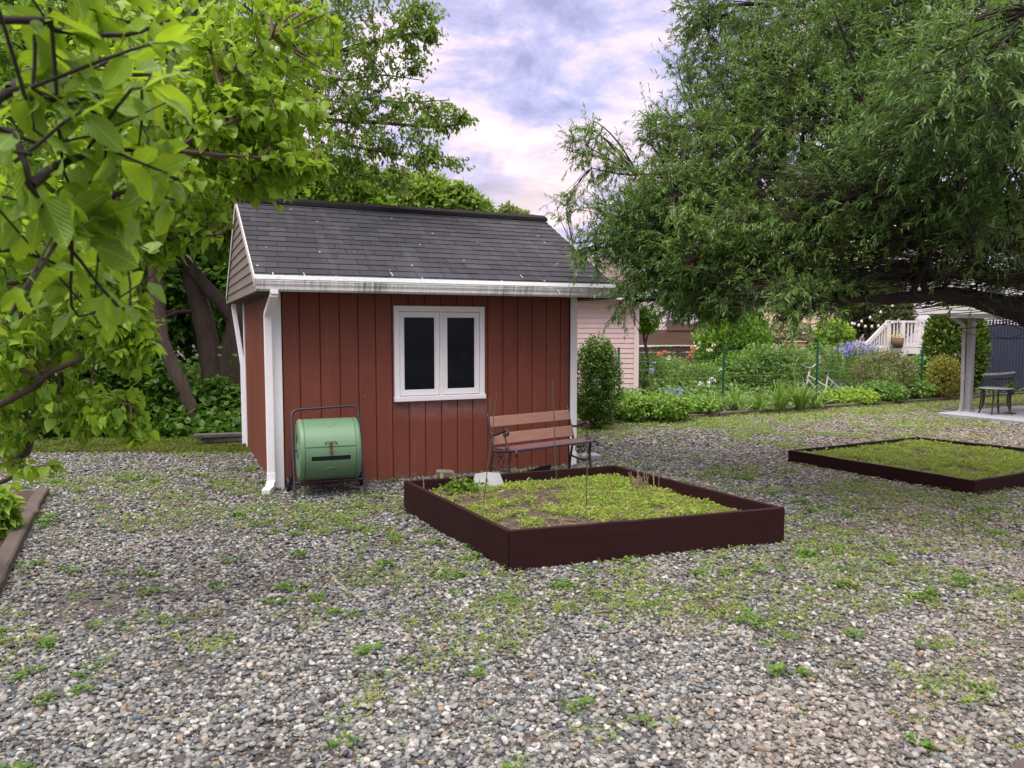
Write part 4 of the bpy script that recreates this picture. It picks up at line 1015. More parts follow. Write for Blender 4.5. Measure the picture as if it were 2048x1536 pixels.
# ================================================================== bicycle (silver, leaning in the plants)
M_silver = paint('bike_silver', (.70, .70, .68), (.62, .62, .60), .3, 10, bump=.02, metal=.35, spec=.6)
M_chrome = paint('bike_chrome', (.60, .61, .63), None, .22, 10, bump=0, metal=.9)
M_tyre = paint('tyre_black', (.014, .014, .017), (.022, .022, .024), .7, 20)
M_saddle = paint('saddle_black', (.015, .015, .020), None, .4, 10)
gb = G(1658, 803, .06)
bike = thing('bicycle', 'silver bicycle with black saddle parked among the garden plants', 'bicycle', (gb[0] - .02, gb[1] + .05, .05), .12)
bike.rotation_euler = (R(-5), 0, .10)
S = gb[1] / CF                                       # metres per photo pixel at the bicycle
def bp(u, v, y=0): return ((u - 1658) * S, y, (803 - v) * S)
rw = bp(1687, 780); fw = bp(1608, 780); bb = bp(1652, 795); st_ = bp(1660, 752); hd0 = bp(1621, 760); hd1 = bp(1617, 752); seatj = bp(1656, 773)
RW = 21.0 * S
def wheel(c, yaw=0):
    Mw = Matrix.Translation(c) @ Matrix.Rotation(yaw, 4, 'Z') @ Matrix.Rotation(math.pi / 2, 4, 'X')
    w_ = MB(); a = np.linspace(0, 2 * math.pi, 41); ring = lambda r, R0: [(r * math.cos(t_), r * math.sin(t_), 0) for t_ in a]
    m = MB().tube(ring(RW - .02, 0), .020, 8); V = [(v_ @ np.array(Mw.to_3x3()).T + np.array(Mw.translation), f) for v_, f in m.ch]; m.ch = V; wh = m.build('wheel', None, bike, True); wh.data.materials.append(M_tyre)
    m = MB().tube(ring(RW - .042, 0), .010, 6); m.ch = [(v_ @ np.array(Mw.to_3x3()).T + np.array(Mw.translation), f) for v_, f in m.ch]; m.build('rim', M_chrome, wh, True)
    m = MB()
    for i in range(24):
        t_ = i * 2 * math.pi / 24; s = .018 * (1 if i % 2 else -1); m.tube([(.016 * math.cos(t_ + 1), .016 * math.sin(t_ + 1), s), ((RW - .045) * math.cos(t_), (RW - .045) * math.sin(t_), 0)], .0016, 4)
    m.tube([(0, 0, -.04), (0, 0, .04)], .016, 8); m.ch = [(v_ @ np.array(Mw.to_3x3()).T + np.array(Mw.translation), f) for v_, f in m.ch]; m.build('spokes', M_chrome, wh, True)
wheel(rw); wheel(fw, .35)
m = MB(); ht = bp(1622, 742); hb = bp(1617, 757); r = .017
m.tube([ht, hb], .019, 8); m.tube([bp(1620, 750), bp(1661, 775)], r, 8); m.tube([hb, bb], r, 8); m.tube([st_, bb], r, 8)
for s in (-1, 1):
    y = s * .045; m.tube([(bb[0], y * .5, bb[2]), (rw[0], y, rw[2])], .010, 6); m.tube([(st_[0], y * .3, st_[2] - .02), (rw[0], y, rw[2])], .009, 6)
fr_ = m.build('frame', M_silver, bike, True)
m = MB()
for s in (-1, 1): m.tube([(hb[0], s * .05, hb[2] - .03), (fw[0] + .02, s * .055, fw[2] + .1), (fw[0], s * .055, fw[2])], .011, 6)
m.tube([(hb[0], -.05, hb[2] - .03), (hb[0], .05, hb[2] - .03)], .012, 6); m.build('fork', M_silver, bike, True)
hs = bp(1624, 733); m = MB(); m.tube([ht, hs], .014, 8)
hbp = smooth_path([(hs[0] - .36, -.10, hs[2] + .055), (hs[0] - .22, -.06, hs[2] + .04), (hs[0] - .10, .0, hs[2]), (hs[0], .02, hs[2] - .01), (hs[0] + .10, .06, hs[2] + .01), (hs[0] + .17, .12, hs[2] + .06), (hs[0] + .32, .10, hs[2] + .06)], 18); m.tube(hbp, .012, 8); m.build('handlebar', M_chrome, bike, True)
MB().tube([tuple(hbp[-3]), tuple(hbp[-1])], .018, 8).build('grip', M_saddle, bike, True); MB().tube([tuple(hbp[0]), tuple(hbp[2])], .018, 8).build('grip', M_saddle, bike, True)
MB().tube(smooth_path([tuple(hbp[3]), (hs[0] - .16, -.05, hs[2] - .10), (hs[0] - .10, 0, hs[2] - .25), (hb[0], 0, hb[2])], 10), .004, 5).build('brake_cable', M_saddle, bike, True)
sc_ = bp(1662, 743); prof = [(-.15, .022, .02), (-.10, .03, .035), (-.02, .05, .045), (.05, .09, .05), (.10, .10, .05), (.125, .07, .035)]
V = []; k = 12
for x, w_, h in prof:
    for i in range(k): t_ = i * 2 * math.pi / k; V.append((sc_[0] + x, w_ * math.cos(t_), sc_[2] + .01 + (h * .5) * math.sin(t_) * (1 if math.sin(t_) > 0 else .9)))
F = [(i * k + j, i * k + (j + 1) % k, (i + 1) * k + (j + 1) % k, (i + 1) * k + j) for i in range(5) for j in range(k)]
link_np('saddle', [(np.array(V), F), (np.array(V[:k]), [tuple(range(k))[::-1]]), (np.array(V[-k:]), [tuple(range(k))])], M_saddle, bike, True)
MB().tube([st_, sc_], .012, 8).build('seat_post', M_chrome, bike, True)
m = MB(); m.tube([bb, (bb[0] + .02, -.06, bb[2] - .16)], .010, 6); m.tube([(bb[0] + .02, -.06, bb[2] - .16), (bb[0] + .02, -.15, bb[2] - .16)], .014, 6); m.tube([bb, (bb[0] - .02, .06, bb[2] + .16)], .010, 6); m.build('crank', M_chrome, bike, True)

# ================================================================== porch corner on the right: slab, roof, post, table, chair
M_conc = paint('patio_concrete', (.36, .38, .42), (.30, .32, .36), .8, 3, bump=.2)
PA = .5
pc_ = np.array([8.12, 14.42]); ux = np.array([math.cos(PA), math.sin(PA)]); uy = np.array([math.sin(PA), -math.cos(PA)])
Mp = Matrix.Translation((pc_[0], pc_[1], 0)) @ Matrix.Rotation(PA, 4, 'Z')
o = MB().box(0, 6, -5, 0, -.02, .06, bev=.006).build('patio', M_conc); o.matrix_world = Mp; o['kind'] = 'structure'
M_postp = paint('post_grey', (.33, .32, .32), (.28, .275, .28), .5, 4, bump=.05)
M_coverw = paint('porch_white', (.72, .71, .69), (.64, .63, .62), .5, 3, bump=.05)
pg = G(1936, 828); porch = thing('porch_cover', 'flat white porch roof on a grey post with a bent downspout', 'porch', (pg[0], pg[1], 0), PA)
HP = P3(1940, 628, pg[1])[2] + .02
MB().box(-.055, .055, -.055, .055, .06, HP, bev=.01).build('post', M_postp, porch)
MB().box(-.09, .09, -.09, .09, .055, .085, bev=.005).build('post_base', M_postp, porch)
m = MB(); m.box(-.62, 5.5, -4.6, .55, HP + .0, HP + .045); m.build('roof', M_coverw, porch)
m = MB(); m.box(-.66, -.62, -4.64, .59, HP - .03, HP + .12); m.box(-.62, 5.5, .55, .59, HP - .03, HP + .12); m.box(-.62, 5.5, -4.64, -4.6, HP - .03, HP + .12); m.build('fascia', M_coverw, porch)
m = MB(); m.box(-.6, 5.4, -.06, .06, HP - .10, HP - .002); m.build('beam', M_coverw, porch)
dp = [np.array(P3(u, v, pg[1])) - np.array([pg[0], pg[1], 0]) for u, v in ((1889, 616), (1889, 628), (1925, 650), (1921, 800), (1917, 824), (1906, 829))]
ca, sa = math.cos(-PA), math.sin(-PA); dp = [(p[0] * ca - p[1] * sa, p[0] * sa + p[1] * ca - .03, p[2]) for p in dp]
MB().tube(arc_join(dp, .07, 5), .034, 10).build('downspout', M_postp, porch, True)
M_bronze = paint('table_bronze', (.06, .04, .032), (.045, .032, .026), .4, 8, metal=.3); M_glass = paint('table_top_glass', (.62, .68, .68), (.55, .62, .62), .15, 6, bump=0, spec=.6)
tg = G(1990, 828, .06); tb = thing('side_table', 'small round table with glass top and bronze legs on the patio', 'table', tuple(tg), .2)
zt_ = P3(1990, 776, tg[1])[2] - .06; rt = .29
MB().lathe([(0, zt_ - .008), (rt, zt_ - .008), (rt, zt_), (0, zt_)], 32).build('table_top', M_glass, tb)
m = MB(); m.tube([(rt * math.cos(a), rt * math.sin(a), zt_ - .012) for a in np.linspace(0, 2 * math.pi, 33)], .010, 6); m.build('rim', M_bronze, tb, True)
for k in range(4):
    a = k * math.pi / 2 + .6; MB().tube(smooth_path([(.24 * math.cos(a), .24 * math.sin(a), zt_ - .02), (.19 * math.cos(a), .19 * math.sin(a), zt_ * .72), (.20 * math.cos(a), .20 * math.sin(a), zt_ * .4), (.27 * math.cos(a), .27 * math.sin(a), 0)], 12), .015, 7).build('leg', M_bronze, tb, True)
MB().lathe([(0, zt_ * .36), (.2, zt_ * .36), (.2, zt_ * .36 + .012), (0, zt_ * .36 + .012)], 24).build('shelf', M_bronze, tb)
cg = G(2004, 822, .06) + np.array([.15, .45, 0]); ch_ = thing('patio_chair', 'metal tube chair with low curved back behind the small round table', 'chair', tuple(cg), -2.2)
HS = .42
for sx in (-1, 1):
    for sy in (-1, 1): MB().tube([(sx * .23, sy * .21, HS + (.0 if sy < 0 else .20)), (sx * .25, sy * .25, 0)], .013, 7).build('leg', M_bronze, ch_, True)
m = MB(); m.box(-.23, .23, -.22, .22, HS - .012, HS + .012, bev=.008); m.build('seat', M_bronze, ch_)
for z, w_ in ((.70, .0), (.60, .0)):
    MB().tube(smooth_path([(-.25, -.24, z - .02), (-.27, .05, z), (-.2, .25, z + .03), (0, .31, z + .04), (.2, .25, z + .03), (.27, .05, z), (.25, -.24, z - .02)], 24), .010, 7).build('back_rail', M_coverw if z > .6 else M_bronze, ch_, True)
for x in (-.16, 0, .16): MB().tube([(x, .24, HS), (x, .29, .69)], .009, 6).build('back_bar', M_bronze, ch_, True)
fp = thing('potted_plant', 'small dark green plant on a stand beside the patio table', 'plant', (tg[0] + .36, tg[1] + .12, .06))
pos = rng.normal(0, .055, (60, 3)) + (0, 0, .52); leaf_obj('foliage', [leaves('ovate', pos, rng.normal(size=(60, 3)), np.array([0, 0, 1.]) + rng.normal(size=(60, 3)) * .5, rng.uniform(.04, .07, 60), .035)], M_smallplant, fp)
m = MB(); m.lathe([(0, .36), (.05, .36), (.07, .48), (.06, .48), (0, .46)], 16); m.build('pot', M_bronze, fp, True); m = MB(); m.tube([(0, 0, 0), (0, 0, .36)], .012, 7); m.lathe([(0, 0), (.11, 0), (.10, .015), (0, .02)], 16); m.build('stand', M_bronze, fp, True)

# ================================================================== picket fence
M_blue = paint('picket_blue', (.030, .040, .072), (.022, .030, .058), .65, 3, (1, 1, .4), .3, .004, 30, c3=(.065, .08, .12), c3pos=.66)
f0 = G(1966, 790); pf = thing('picket_fence', 'dark blue grey picket fence with pointed boards behind the patio', 'fence', (f0[0] - .1, f0[1], 0), .22)
hf = P3(1966, 637, f0[1])[2]
for i in range(64):
    x = i * .098; h = hf + random.uniform(-.025, .025) - .01 * (i % 3); m = MB()
    m.prism([(x, 0), (x + .086, 0), (x + .086, h - .16), (x + .068, h - .13), (x + .060, h - .05), (x + .043, h), (x + .026, h - .05), (x + .018, h - .13), (x, h - .16)], 0, .018); m.build('picket', M_blue, pf)
for z in (.35, hf - .35): MB().box(0, 6.3, .02, .06, z, z + .09).build('rail', M_blue, pf)

# ================================================================== neighbours' buildings
def lap(name, mat, parent, x0, x1, z0, z1, h, y=0.0, gable=None, M=None):
    """lap siding wall facing -y; gable=(peak_x, peak_z) clips the boards to the roof line above z1"""
    m = MB(); z = z0; zt = gable[1] if gable else z1
    while z < zt - .02:
        zb = min(z + h, zt)
        def ext(zz):
            if not gable or zz <= z1: return x0, x1
            f = (zz - z1) / (gable[1] - z1); return x0 + (gable[0] - x0) * f, x1 + (gable[0] - x1) * f
        a0, b0 = ext(z); a1, b1 = ext(zb)
        V = [(a0, y - .016, z), (b0, y - .016, z), (b1, y - .002, zb), (a1, y - .002, zb), (a0, y, z), (b0, y, z), (b1, y + .1, zb), (a1, y + .1, zb), (b0, y + .1, z), (a0, y + .1, z)]
        m.add(V, [(0, 1, 2, 3), (4, 5, 1, 0), (1, 8, 6, 2), (0, 3, 7, 9), (8, 9, 7, 6)]); z = zb
    return m.build(name, mat, parent)
M_pink = paint('pink_siding', (.70, .525, .515), (.64, .48, .475), .6, 2, bump=.06, c3=(.45, .33, .32), c3pos=.72)
M_pinktrim = paint('pink_trim', (.76, .64, .62), (.7, .58, .56), .6, 3)
M_brownroof = paint('brown_roof', (.17, .125, .105), (.12, .09, .078), .9, 6, (1, 1, 1), .4, .01, 60)
Yg = 17.0; gR = P3(1277, 700, Yg); GX = gR[0]
gar = thing('garage', 'pink sided garage with brown shingle roof behind the shed', 'garage', (GX, Yg, 0), .10)
he = P3(1277, 600, Yg)[2]
lap('wall', M_pink, gar, -4.6, -.11, 0, he, .112)
MB().box(-.11, .0, -.03, .1, 0, he).build('corner_trim', M_pinktrim, gar)
MB().box(-.1, 0, .1, 5, 0, he).build('side_wall', M_pink, gar)
MB().box(-4.9, .30, -.36, -.33, he + .0, he + .16).build('fascia', M_white, gar)
MB().box(-4.9, .30, -.33, -.02, he - .0, he + .02).build('soffit', M_white, gar)
m = MB(); rz = 1.02; ry = 1.9; n = 12
for i in range(n):
    f0_, f1_ = i / n, (i + 1) / n; xr0, xr1 = .34 - 1.25 * f0_, .34 - 1.25 * f1_
    y0, y1 = -.36 + ry * f0_, -.36 + ry * f1_; z0, z1 = he + .17 + rz * f0_, he + .17 + rz * f1_
    m.add([(-4.9, y0, z0 + .012), (xr0, y0, z0 + .012), (xr1, y1, z1), (-4.9, y1, z1), (-4.9, y0, z0 - .01), (xr0, y0, z0 - .01)], [(0, 1, 2, 3), (4, 5, 1, 0)])
    m.add([(xr0, y0, z0 + .012), (xr0, 2 * (ry - .36) - y0, z0 + .012), (xr1, 2 * (ry - .36) - y1, z1), (xr1, y1, z1)], [(0, 1, 2, 3)])
m.build('roof', M_brownroof, gar)
# pale house behind
M_pale = paint('pale_pink_siding', (.70, .64, .63), (.56, .49, .48), .6, 2, bump=.04); M_winblue = paint('far_window', (.10, .12, .15), None, .2); M_orange = paint('orange_trim', (.55, .26, .14), None, .6)
def simple_house(name, label, u0, u1, Y, v_eave, u_peak, v_peak, mat, wins, roofmat, yaw=0.0, lh=.16, depth=7, oh=.35):
    a, b, p = P3(u0, v_eave, Y), P3(u1, v_eave, Y), P3(u_peak, v_peak, Y)
    hs_ = thing(name, label, 'house', (a[0], Y, 0), yaw); w = b[0] - a[0]; px = p[0] - a[0]
    lap('gable_wall', mat, hs_, 0, w, 0, a[2], lh, gable=(px, p[2]))
    for x in (0.05, w): MB().box(x - .05, x, .1, depth, 0, a[2]).build('side_wall', mat, hs_)
    m = MB()
    for s, xe in ((-1, 0), (1, w)):
        d = np.array([xe - px, a[2] - p[2]]); L = np.linalg.norm(d); d /= L; e = np.array([px, p[2]]) + d * (L + oh); n = np.array([-d[1], d[0]]) * .10 * (-1 if s > 0 else 1); n = n if n[1] > 0 else -n
        q = [(px, p[2]), tuple(e), tuple(e + n), (px, p[2] + .12)]
        m.prism(q, -.35, depth)
    m.build('roof', roofmat, hs_)
    for (wu, wv, ww, wh) in wins:
        c = P3(wu, wv, Y) - np.array([a[0], Y, 0]); sx = Y / CF
        f = MB().box(c[0] - ww * sx / 2, c[0] + ww * sx / 2, -.07, -.0, c[2] - wh * sx / 2, c[2] + wh * sx / 2).build('window', M_coverw, hs_)
        MB().box(c[0] - ww * sx / 2 + .06, c[0] + ww * sx / 2 - .06, -.085, -.072, c[2] - wh * sx / 2 + .06, c[2] + wh * sx / 2 - .06).build('pane', M_winblue, f)
    return hs_
M_greyroof = paint('grey_roof', (.30, .29, .29), (.22, .22, .22), .9, 6)
M_paleroof = paint('pale_roof', (.48, .42, .40), (.40, .35, .34), .9, 6)
h1 = simple_house('house', 'pale pink gabled house rising behind the pink garage roof', 1196, 1335, 29, 545, 1262, 455, M_pale, [(1228, 540, 16, 22), (1245, 540, 12, 20), (1300, 560, 22, 30)], M_paleroof)
M_peach = paint('peach_siding', (.76, .60, .45), (.70, .55, .42), .6, 2, bump=.04)
h2 = simple_house('house', 'peach coloured gabled house beyond the tall green bush', 1425, 1700, 34, 612, 1518, 562, M_peach, [(1500, 612, 30, 26), (1585, 622, 30, 30)], M_paleroof)
M_wht = paint('white_siding', (.68, .68, .70), (.62, .62, .65), .6, 2, bump=.04)
h3 = simple_house('house', 'white sided building standing behind the brown lattice fence', 1300, 1428, 31, 622, 1360, 600, M_wht, [(1345, 648, 26, 22), (1395, 650, 20, 20)], M_greyroof)
h4 = simple_house('house', 'pale grey sided house behind the white deck stairs', 1813, 2160, 28, 560, 1990, 470, M_wht, [(1990, 600, 40, 50), (2100, 600, 40, 50)], M_greyroof, lh=.2)
MB().box(-.12, .0, -.05, .0, 0, 4.2).build('corner_trim', M_coverw, h4)
M_bluet = paint('blue_roof', (.10, .24, .50), (.09, .20, .42), .5, 3); M_redt = paint('red_trim', (.55, .07, .09), None, .5)
a = P3(1375, 556, 42); hb_ = thing('garden_shelter', 'blue roofed shelter with red trim glimpsed through the willow branches', 'shelter', tuple(a * (1, 1, 0)))
w_ = 185 * 42 / CF; zt_ = a[2]
m = MB(); m.prism([(.3, zt_), (w_ - .3, zt_), (w_ - .9, zt_ + .75), (.9, zt_ + .75)], 0, 3); m.build('roof', M_bluet, hb_)
for x in (-.4, w_ - .35): MB().box(x, x + .75, -.05, .0, zt_ - .2, zt_ + 1.05).build('trim_panel', M_redt, hb_)
for x in (0.35, w_ - .5): MB().box(x, x + .15, .1, .25, 0, zt_).build('post', M_coverw, hb_)

# brown slat fence with lattice top
M_brf = paint('brown_fence', (.085, .052, .042), (.06, .038, .032), .75, 3, (1, 1, 6), .3); M_brl = paint('brown_fence_band', (.16, .095, .075), (.12, .07, .056), .75, 3, (.3, 1, 4))
Yf = 21.0; a = P3(1268, 655, Yf); zf0 = P3(1300, 668, Yf)[2]; z_top = P3(1300, 655, Yf)[2]
bfn = thing('slat_fence', 'dark brown horizontal slat fence with lattice top behind the garden', 'fence', (a[0], Yf, 0), .06)
LF = 2.5; z = .1
while z < zf0 - .32: MB().box(0, LF, 0, .02, z, z + .13).build('slat', M_brf, bfn); z += .155
z1_ = z_top - .06; MB().box(0, 1.75, -.005, .02, zf0 - .30, z1_).build('band_board', M_brl, bfn); MB().box(0, 1.75, -.03, .03, zf0 - .335, zf0 - .305).build('rail', M_coverw, bfn)
x = 0
while x < LF: MB().box(x, x + .09, .022, .11, 0, z1_ + .05).build('post', M_brf, bfn); x += 1.22
for i in range(1): MB().box(.9, 1.75, -.03, -.006, z1_ - .02, z1_ + .16).build('band_board', M_brl, bfn)
m = MB(); x = 1.78
while x < LF - .02: m.box(x, x + .025, 0, .01, zf0 - .34, z1_); x += .115
zz = zf0 - .32
while zz < z1_: m.box(1.78, LF, .0105, .02, zz, zz + .025); zz += .105
m.build('lattice', M_brf, bfn); MB().box(1.76, LF, -.02, .04, z1_, z1_ + .05).build('rail', M_brf, bfn)

# white deck and stairs
M_deck = paint('deck_white', (.74, .71, .70), (.68, .65, .64), .5, 3, bump=.04); Yd = 25.0
d0 = P3(1738, 690, Yd); dk = thing('deck_stairs', 'white painted deck railing with stairs going down beside the arborvitae', 'deck', (d0[0], Yd, 0))
def dl(u, v): p = P3(u, v, Yd); return p[0] - d0[0], p[2]
x1, zr_ = dl(1777, 643); x2, _ = dl(1862, 643); _, zfl = dl(1800, 694); xs, zs_ = dl(1736, 687)
MB().box(x1, x2, -.05, .05, zr_ - .04, zr_ + .03).build('top_rail', M_deck, dk); MB().box(x1, x2, -.04, .04, zfl - .0, zfl + .09).build('bottom_rail', M_deck, dk)
k = 0; x = x1 + .05
while x < x2: MB().box(x, x + .045, -.02, .02, zfl + .09, zr_ - .04).build('baluster', M_deck, dk); x += .115
MB().box(x1 - .07, x1 + .04, -.07, .07, 0, zr_ + .05).build('newel_post', M_deck, dk); xm, _ = dl(1800, 690); MB().box(xm, xm + .10, -.07, .07, 0, zr_ + .0).build('newel_post', M_deck, dk)
m = MB(); m.bar((xs - .1, 0, zs_ - .08), (x1, 0, zr_ - .01), .09, .12); m.build('stair_rail', M_deck, dk); m = MB(); m.bar((xs - .1, 0, zs_ - .85), (x1, 0, zfl - .05), .06, .2); m.build('stringer', M_deck, dk)
for i in range(8):
    f = (i + .5) / 8; x = xs + (x1 - xs) * f; zb = zs_ + (zr_ - zs_) * f; MB().box(x - .022, x + .022, -.02, .02, zb - .72, zb - .05).build('baluster', M_deck, dk)
for i in range(4): MB().box(xs + (x1 - xs) * i / 4 - .05, xs + (x1 - xs) * (i + 1) / 4 + .02, .05, 1.1, zfl * (i + .4) / 4 - .04, zfl * (i + .4) / 4).build('tread', M_deck, dk)
MB().box(x1, x2 + 1.5, .05, 2.5, zfl - .06, zfl).build('deck_floor', M_deck, dk); MB().box(x1, x2, -.03, .04, zfl - .22, zfl - .001).build('deck_skirt', M_deck, dk)
for x in (x1 + .1, x2 - .5): MB().box(x, x + .2, .3, .5, 0, zfl - .06).build('pier', paint('pier_tan', (.42, .34, .28), None, .8), dk)
M_basket = paint('basket_brown', (.16, .10, .075), (.12, .075, .055), .8, 8, bump=.4); M_yfl = leafmat('yellow_flowers', (.55, .45, .04), (.62, .52, .10), None, .2)
bx, bz = dl(1788, 682); hbk = thing('hanging_basket', 'brown hanging basket with yellow flowers in front of the white railing', 'planter', (d0[0] + bx, Yd - .25, bz))
MB().lathe([(0, -.22), (.15, -.22), (.19, .10), (.17, .10), (0, .06)], 18).build('basket', M_basket, hbk, True)
pos = rng.normal(0, 1, (60, 3)) * (.09, .07, .05) + (0, 0, .17); leaf_obj('flowers', [leaves('kite', pos, rng.normal(size=(60, 3)), rng.normal(size=(60, 3)) + (0, 0, 1), .05, .04)], M_yfl, hbk)
MB().tube([(-.17, 0, .1), (0, 0, .42), (.17, 0, .1)], .006, 5).build('hanger', M_tube, hbk, True); MB().tube([(0, 0, .42), (0, 0, .8), (0, .28, .82)], .012, 5).build('hook', M_tube, hbk, True)
# string lights
M_bulb = paint('bulb_white', (.80, .78, .70), None, .2, spec=.6); M_wire = paint('black_wire', (.02, .02, .02), None, .6)
for ll, (pts, lb) in enumerate((([(1668, 640), (1700, 646), (1740, 632), (1800, 600)], 'string of round white bulbs rising towards the willow, upper line'), ([(1700, 643), (1735, 650), (1770, 646), (1806, 634)], 'string of round white bulbs sagging towards the deck railing, lower line'))):
    pts = smooth_path([tuple(P3(u, v, 24 + i * .4)) for i, (u, v) in enumerate(pts)], 24); o_ = pts[0]
    s_ = thing('string_lights', lb, 'string lights', tuple(o_)); MB().tube([tuple(p - o_) for p in pts], .008, 4).build('cable', M_wire, s_)
    for i in range(1, len(pts) - 1, 3):
        b_ = MB().lathe([(0, -.11), (.03, -.095), (.045, -.06), (.03, -.02), (.018, 0), (0, 0)], 10); b_.ch = [(v_ + (pts[i] - o_), f) for v_, f in b_.ch]; b_.build('bulb', M_bulb, s_, True)
# orange chairs seen through the plants, and the grey utility box
for (u, v, w_, h_, lb) in ((1470, 705, 22, 20, 'terracotta coloured box between the plants left of the third green post'), (1590, 690, 34, 16, 'salmon coloured low box behind the plants near the bicycle')):
    p = P3(u, v, 22); sx = 22 / CF; bxx = thing('planter_box', lb, 'planter box', (p[0], 22, 0)); M_terra = paint('terracotta', (.50, .27, .19), (.42, .23, .16), .8, 4)
    MB().box(-w_ * sx / 2, w_ * sx / 2, -.15, .15, 0, p[2] + h_ * sx / 2 - .04, bev=.01).build('body', M_terra, bxx); MB().box(-w_ * sx / 2 - .03, w_ * sx / 2 + .03, -.18, .18, p[2] + h_ * sx / 2 - .04, p[2] + h_ * sx / 2, bev=.01).build('rim', M_terra, bxx)
# ================================================================== bark and leaf materials
M_bark = paint('bark_brown', (.095, .070, .052), (.052, .038, .030), .9, 5, (2, 2, .5), .9, .02, 22, c3=(.14, .11, .085))
M_bark2 = paint('bark_dark', (.030, .023, .020), (.018, .014, .013), .9, 6, (2, 2, .5), .7, .015, 30)
M_wtwig = paint('twig_dark', (.060, .042, .030), (.030, .022, .017), .8, 8, bump=.3, c3=(.13, .10, .07), c3pos=.66)
M_twig = paint('twig_tan', (.16, .105, .07), (.10, .07, .05), .8, 8, bump=.3)
LM_willow = leafmat('willow_leaf', (.045, .125, .034), (.14, .25, .06), (.30, .48, .08), .30, .42, .40, .8)
LM_redbud = leafmat('redbud_leaf', (.075, .20, .016), (.24, .41, .03), (.50, .74, .04), .46, .40, .40, 1.2)
def vein_leaf(name, c1, c2, trans, tw):
    """broad leaf with pale midrib, side veins, uneven green and a few brown flecks"""
    t = NT(name); g = t.n('ShaderNodeNewGeometry'); at_ = t.n('ShaderNodeAttribute', attribute_name='tint'); sp = t.n('ShaderNodeSeparateColor'); t.l(at_.outputs['Color'], sp.inputs[0])
    def m(op, a, b=None):
        n = t.n('ShaderNodeMath', operation=op)
        for i, v in enumerate((a, b)):
            if v is None: continue
            if hasattr(v, 'is_linked'): t.l(v, n.inputs[i])
            else: n.inputs[i].default_value = v
        return n.outputs[0]
    ac = m('ABSOLUTE', sp.outputs[1]); rib = m('LESS_THAN', ac, .045)
    vn = m('SINE', m('MULTIPLY', m('SUBTRACT', sp.outputs[0], m('MULTIPLY', ac, .45)), 48.0)); side = t.ramp(vn, [(.80, 0.0), (.99, .55)])
    v = t.coord('Object'); blot = t.noise(v, 45, 4, .6); fleck = t.noise(v, 120, 3, .6)
    col = t.mix(g.outputs['Random Per Island'], c1, c2); col = t.mix(.45, col, t.ramp(blot, [(.3, .65), (.7, 1.35)]), 'MULTIPLY')
    pale = tuple(min(1, x * 1.5 + .03) for x in c2); vm = m('MAXIMUM', rib, side); col = t.mix(m('MULTIPLY', vm, .55), col, pale)
    col = t.mix(t.ramp(fleck, [(.70, 0.0), (.74, .8)]), col, (.16, .10, .03))
    p = t.bsdf(col, t.ramp(blot, [(.3, .32), (.7, .55)]), t.bump(vn, .25, .002), 0, .45); tr = t.n('ShaderNodeBsdfTranslucent'); t.l(t.mix(.55, col, trans), tr.inputs[0])
    ms = t.n('ShaderNodeMixShader'); ms.inputs[0].default_value = tw; t.l(p.outputs[0], ms.inputs[1]); t.l(tr.outputs[0], ms.inputs[2]); t.l(ms.outputs[0], t.out.inputs[0]); return t.m
LM_near = vein_leaf('near_leaf', (.045, .13, .012), (.21, .37, .022), (.52, .74, .03), .45)
LM_small = leafmat('small_leaf', (.08, .17, .022), (.17, .29, .034), (.32, .50, .06), .36, .45, .35)
LM_maple = leafmat('maple_leaf', (.08, .19, .018), (.18, .34, .032), (.36, .60, .05), .42, .45, .35, .7)
LM_bg = leafmat('background_leaf', (.11, .22, .03), (.22, .34, .05), (.28, .44, .06), .38, .5, .3, .5)
LM_bg2 = leafmat('background_leaf_light', (.12, .18, .05), (.20, .27, .08), (.36, .46, .12), .38, .5, .3, .5)
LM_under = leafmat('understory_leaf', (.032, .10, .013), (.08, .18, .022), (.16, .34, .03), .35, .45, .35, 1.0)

# ================================================================== willow on the right
wb = np.array([6.35, 7.3, 0.0])
def WP(u, v, Y): return tuple(P3(u, v, Y))
wl = [([tuple(wb), (6.3, 7.25, .9), (6.1, 7.2, 1.7), (5.8, 7.2, 2.7), (5.4, 7.3, 4.0)], .30, .14),
      ([(6.25, 7.25, 1.0), WP(2120, 668, 7.1), WP(2048, 626, 7.0), WP(1950, 598, 6.9), WP(1850, 592, 6.7), WP(1700, 600, 6.5), WP(1560, 640, 6.3)], .15, .012),
      ([(6.2, 7.25, 1.5), WP(2040, 560, 7.1), WP(1860, 548, 7.2), WP(1700, 555, 7.5), WP(1500, 545, 7.7), WP(1400, 590, 7.8), WP(1290, 600, 7.9)], .085, .016),
      ([(6.0, 7.2, 1.9), (5.0, 6.3, 2.6), (4.0, 5.4, 3.2), (3.2, 4.8, 3.6)], .11, .008),
      ([(5.9, 7.2, 2.3), (4.7, 7.6, 2.9), (3.4, 8.0, 3.15), (2.2, 8.2, 3.3), (1.35, 8.3, 3.3)], .11, .005),
      ([(5.7, 7.2, 3.0), (4.6, 7.9, 4.3), (4.0, 8.1, 5.3), (3.7, 8.2, 6.2)], .11, .006),
      ([(6.0, 7.2, 2.1), (4.9, 7.0, 2.5), (3.6, 7.0, 2.7), (2.4, 7.3, 2.75), (1.5, 7.6, 2.8)], .09, .005),
      ([(5.8, 7.2, 2.8), (4.8, 6.6, 3.9), (4.1, 5.9, 5.0), (3.6, 5.5, 6.0)], .10, .006),
      ([(6.1, 7.2, 1.6), (5.3, 6.2, 2.1), (4.4, 5.3, 2.4), (3.6, 4.7, 2.5)], .09, .006)]
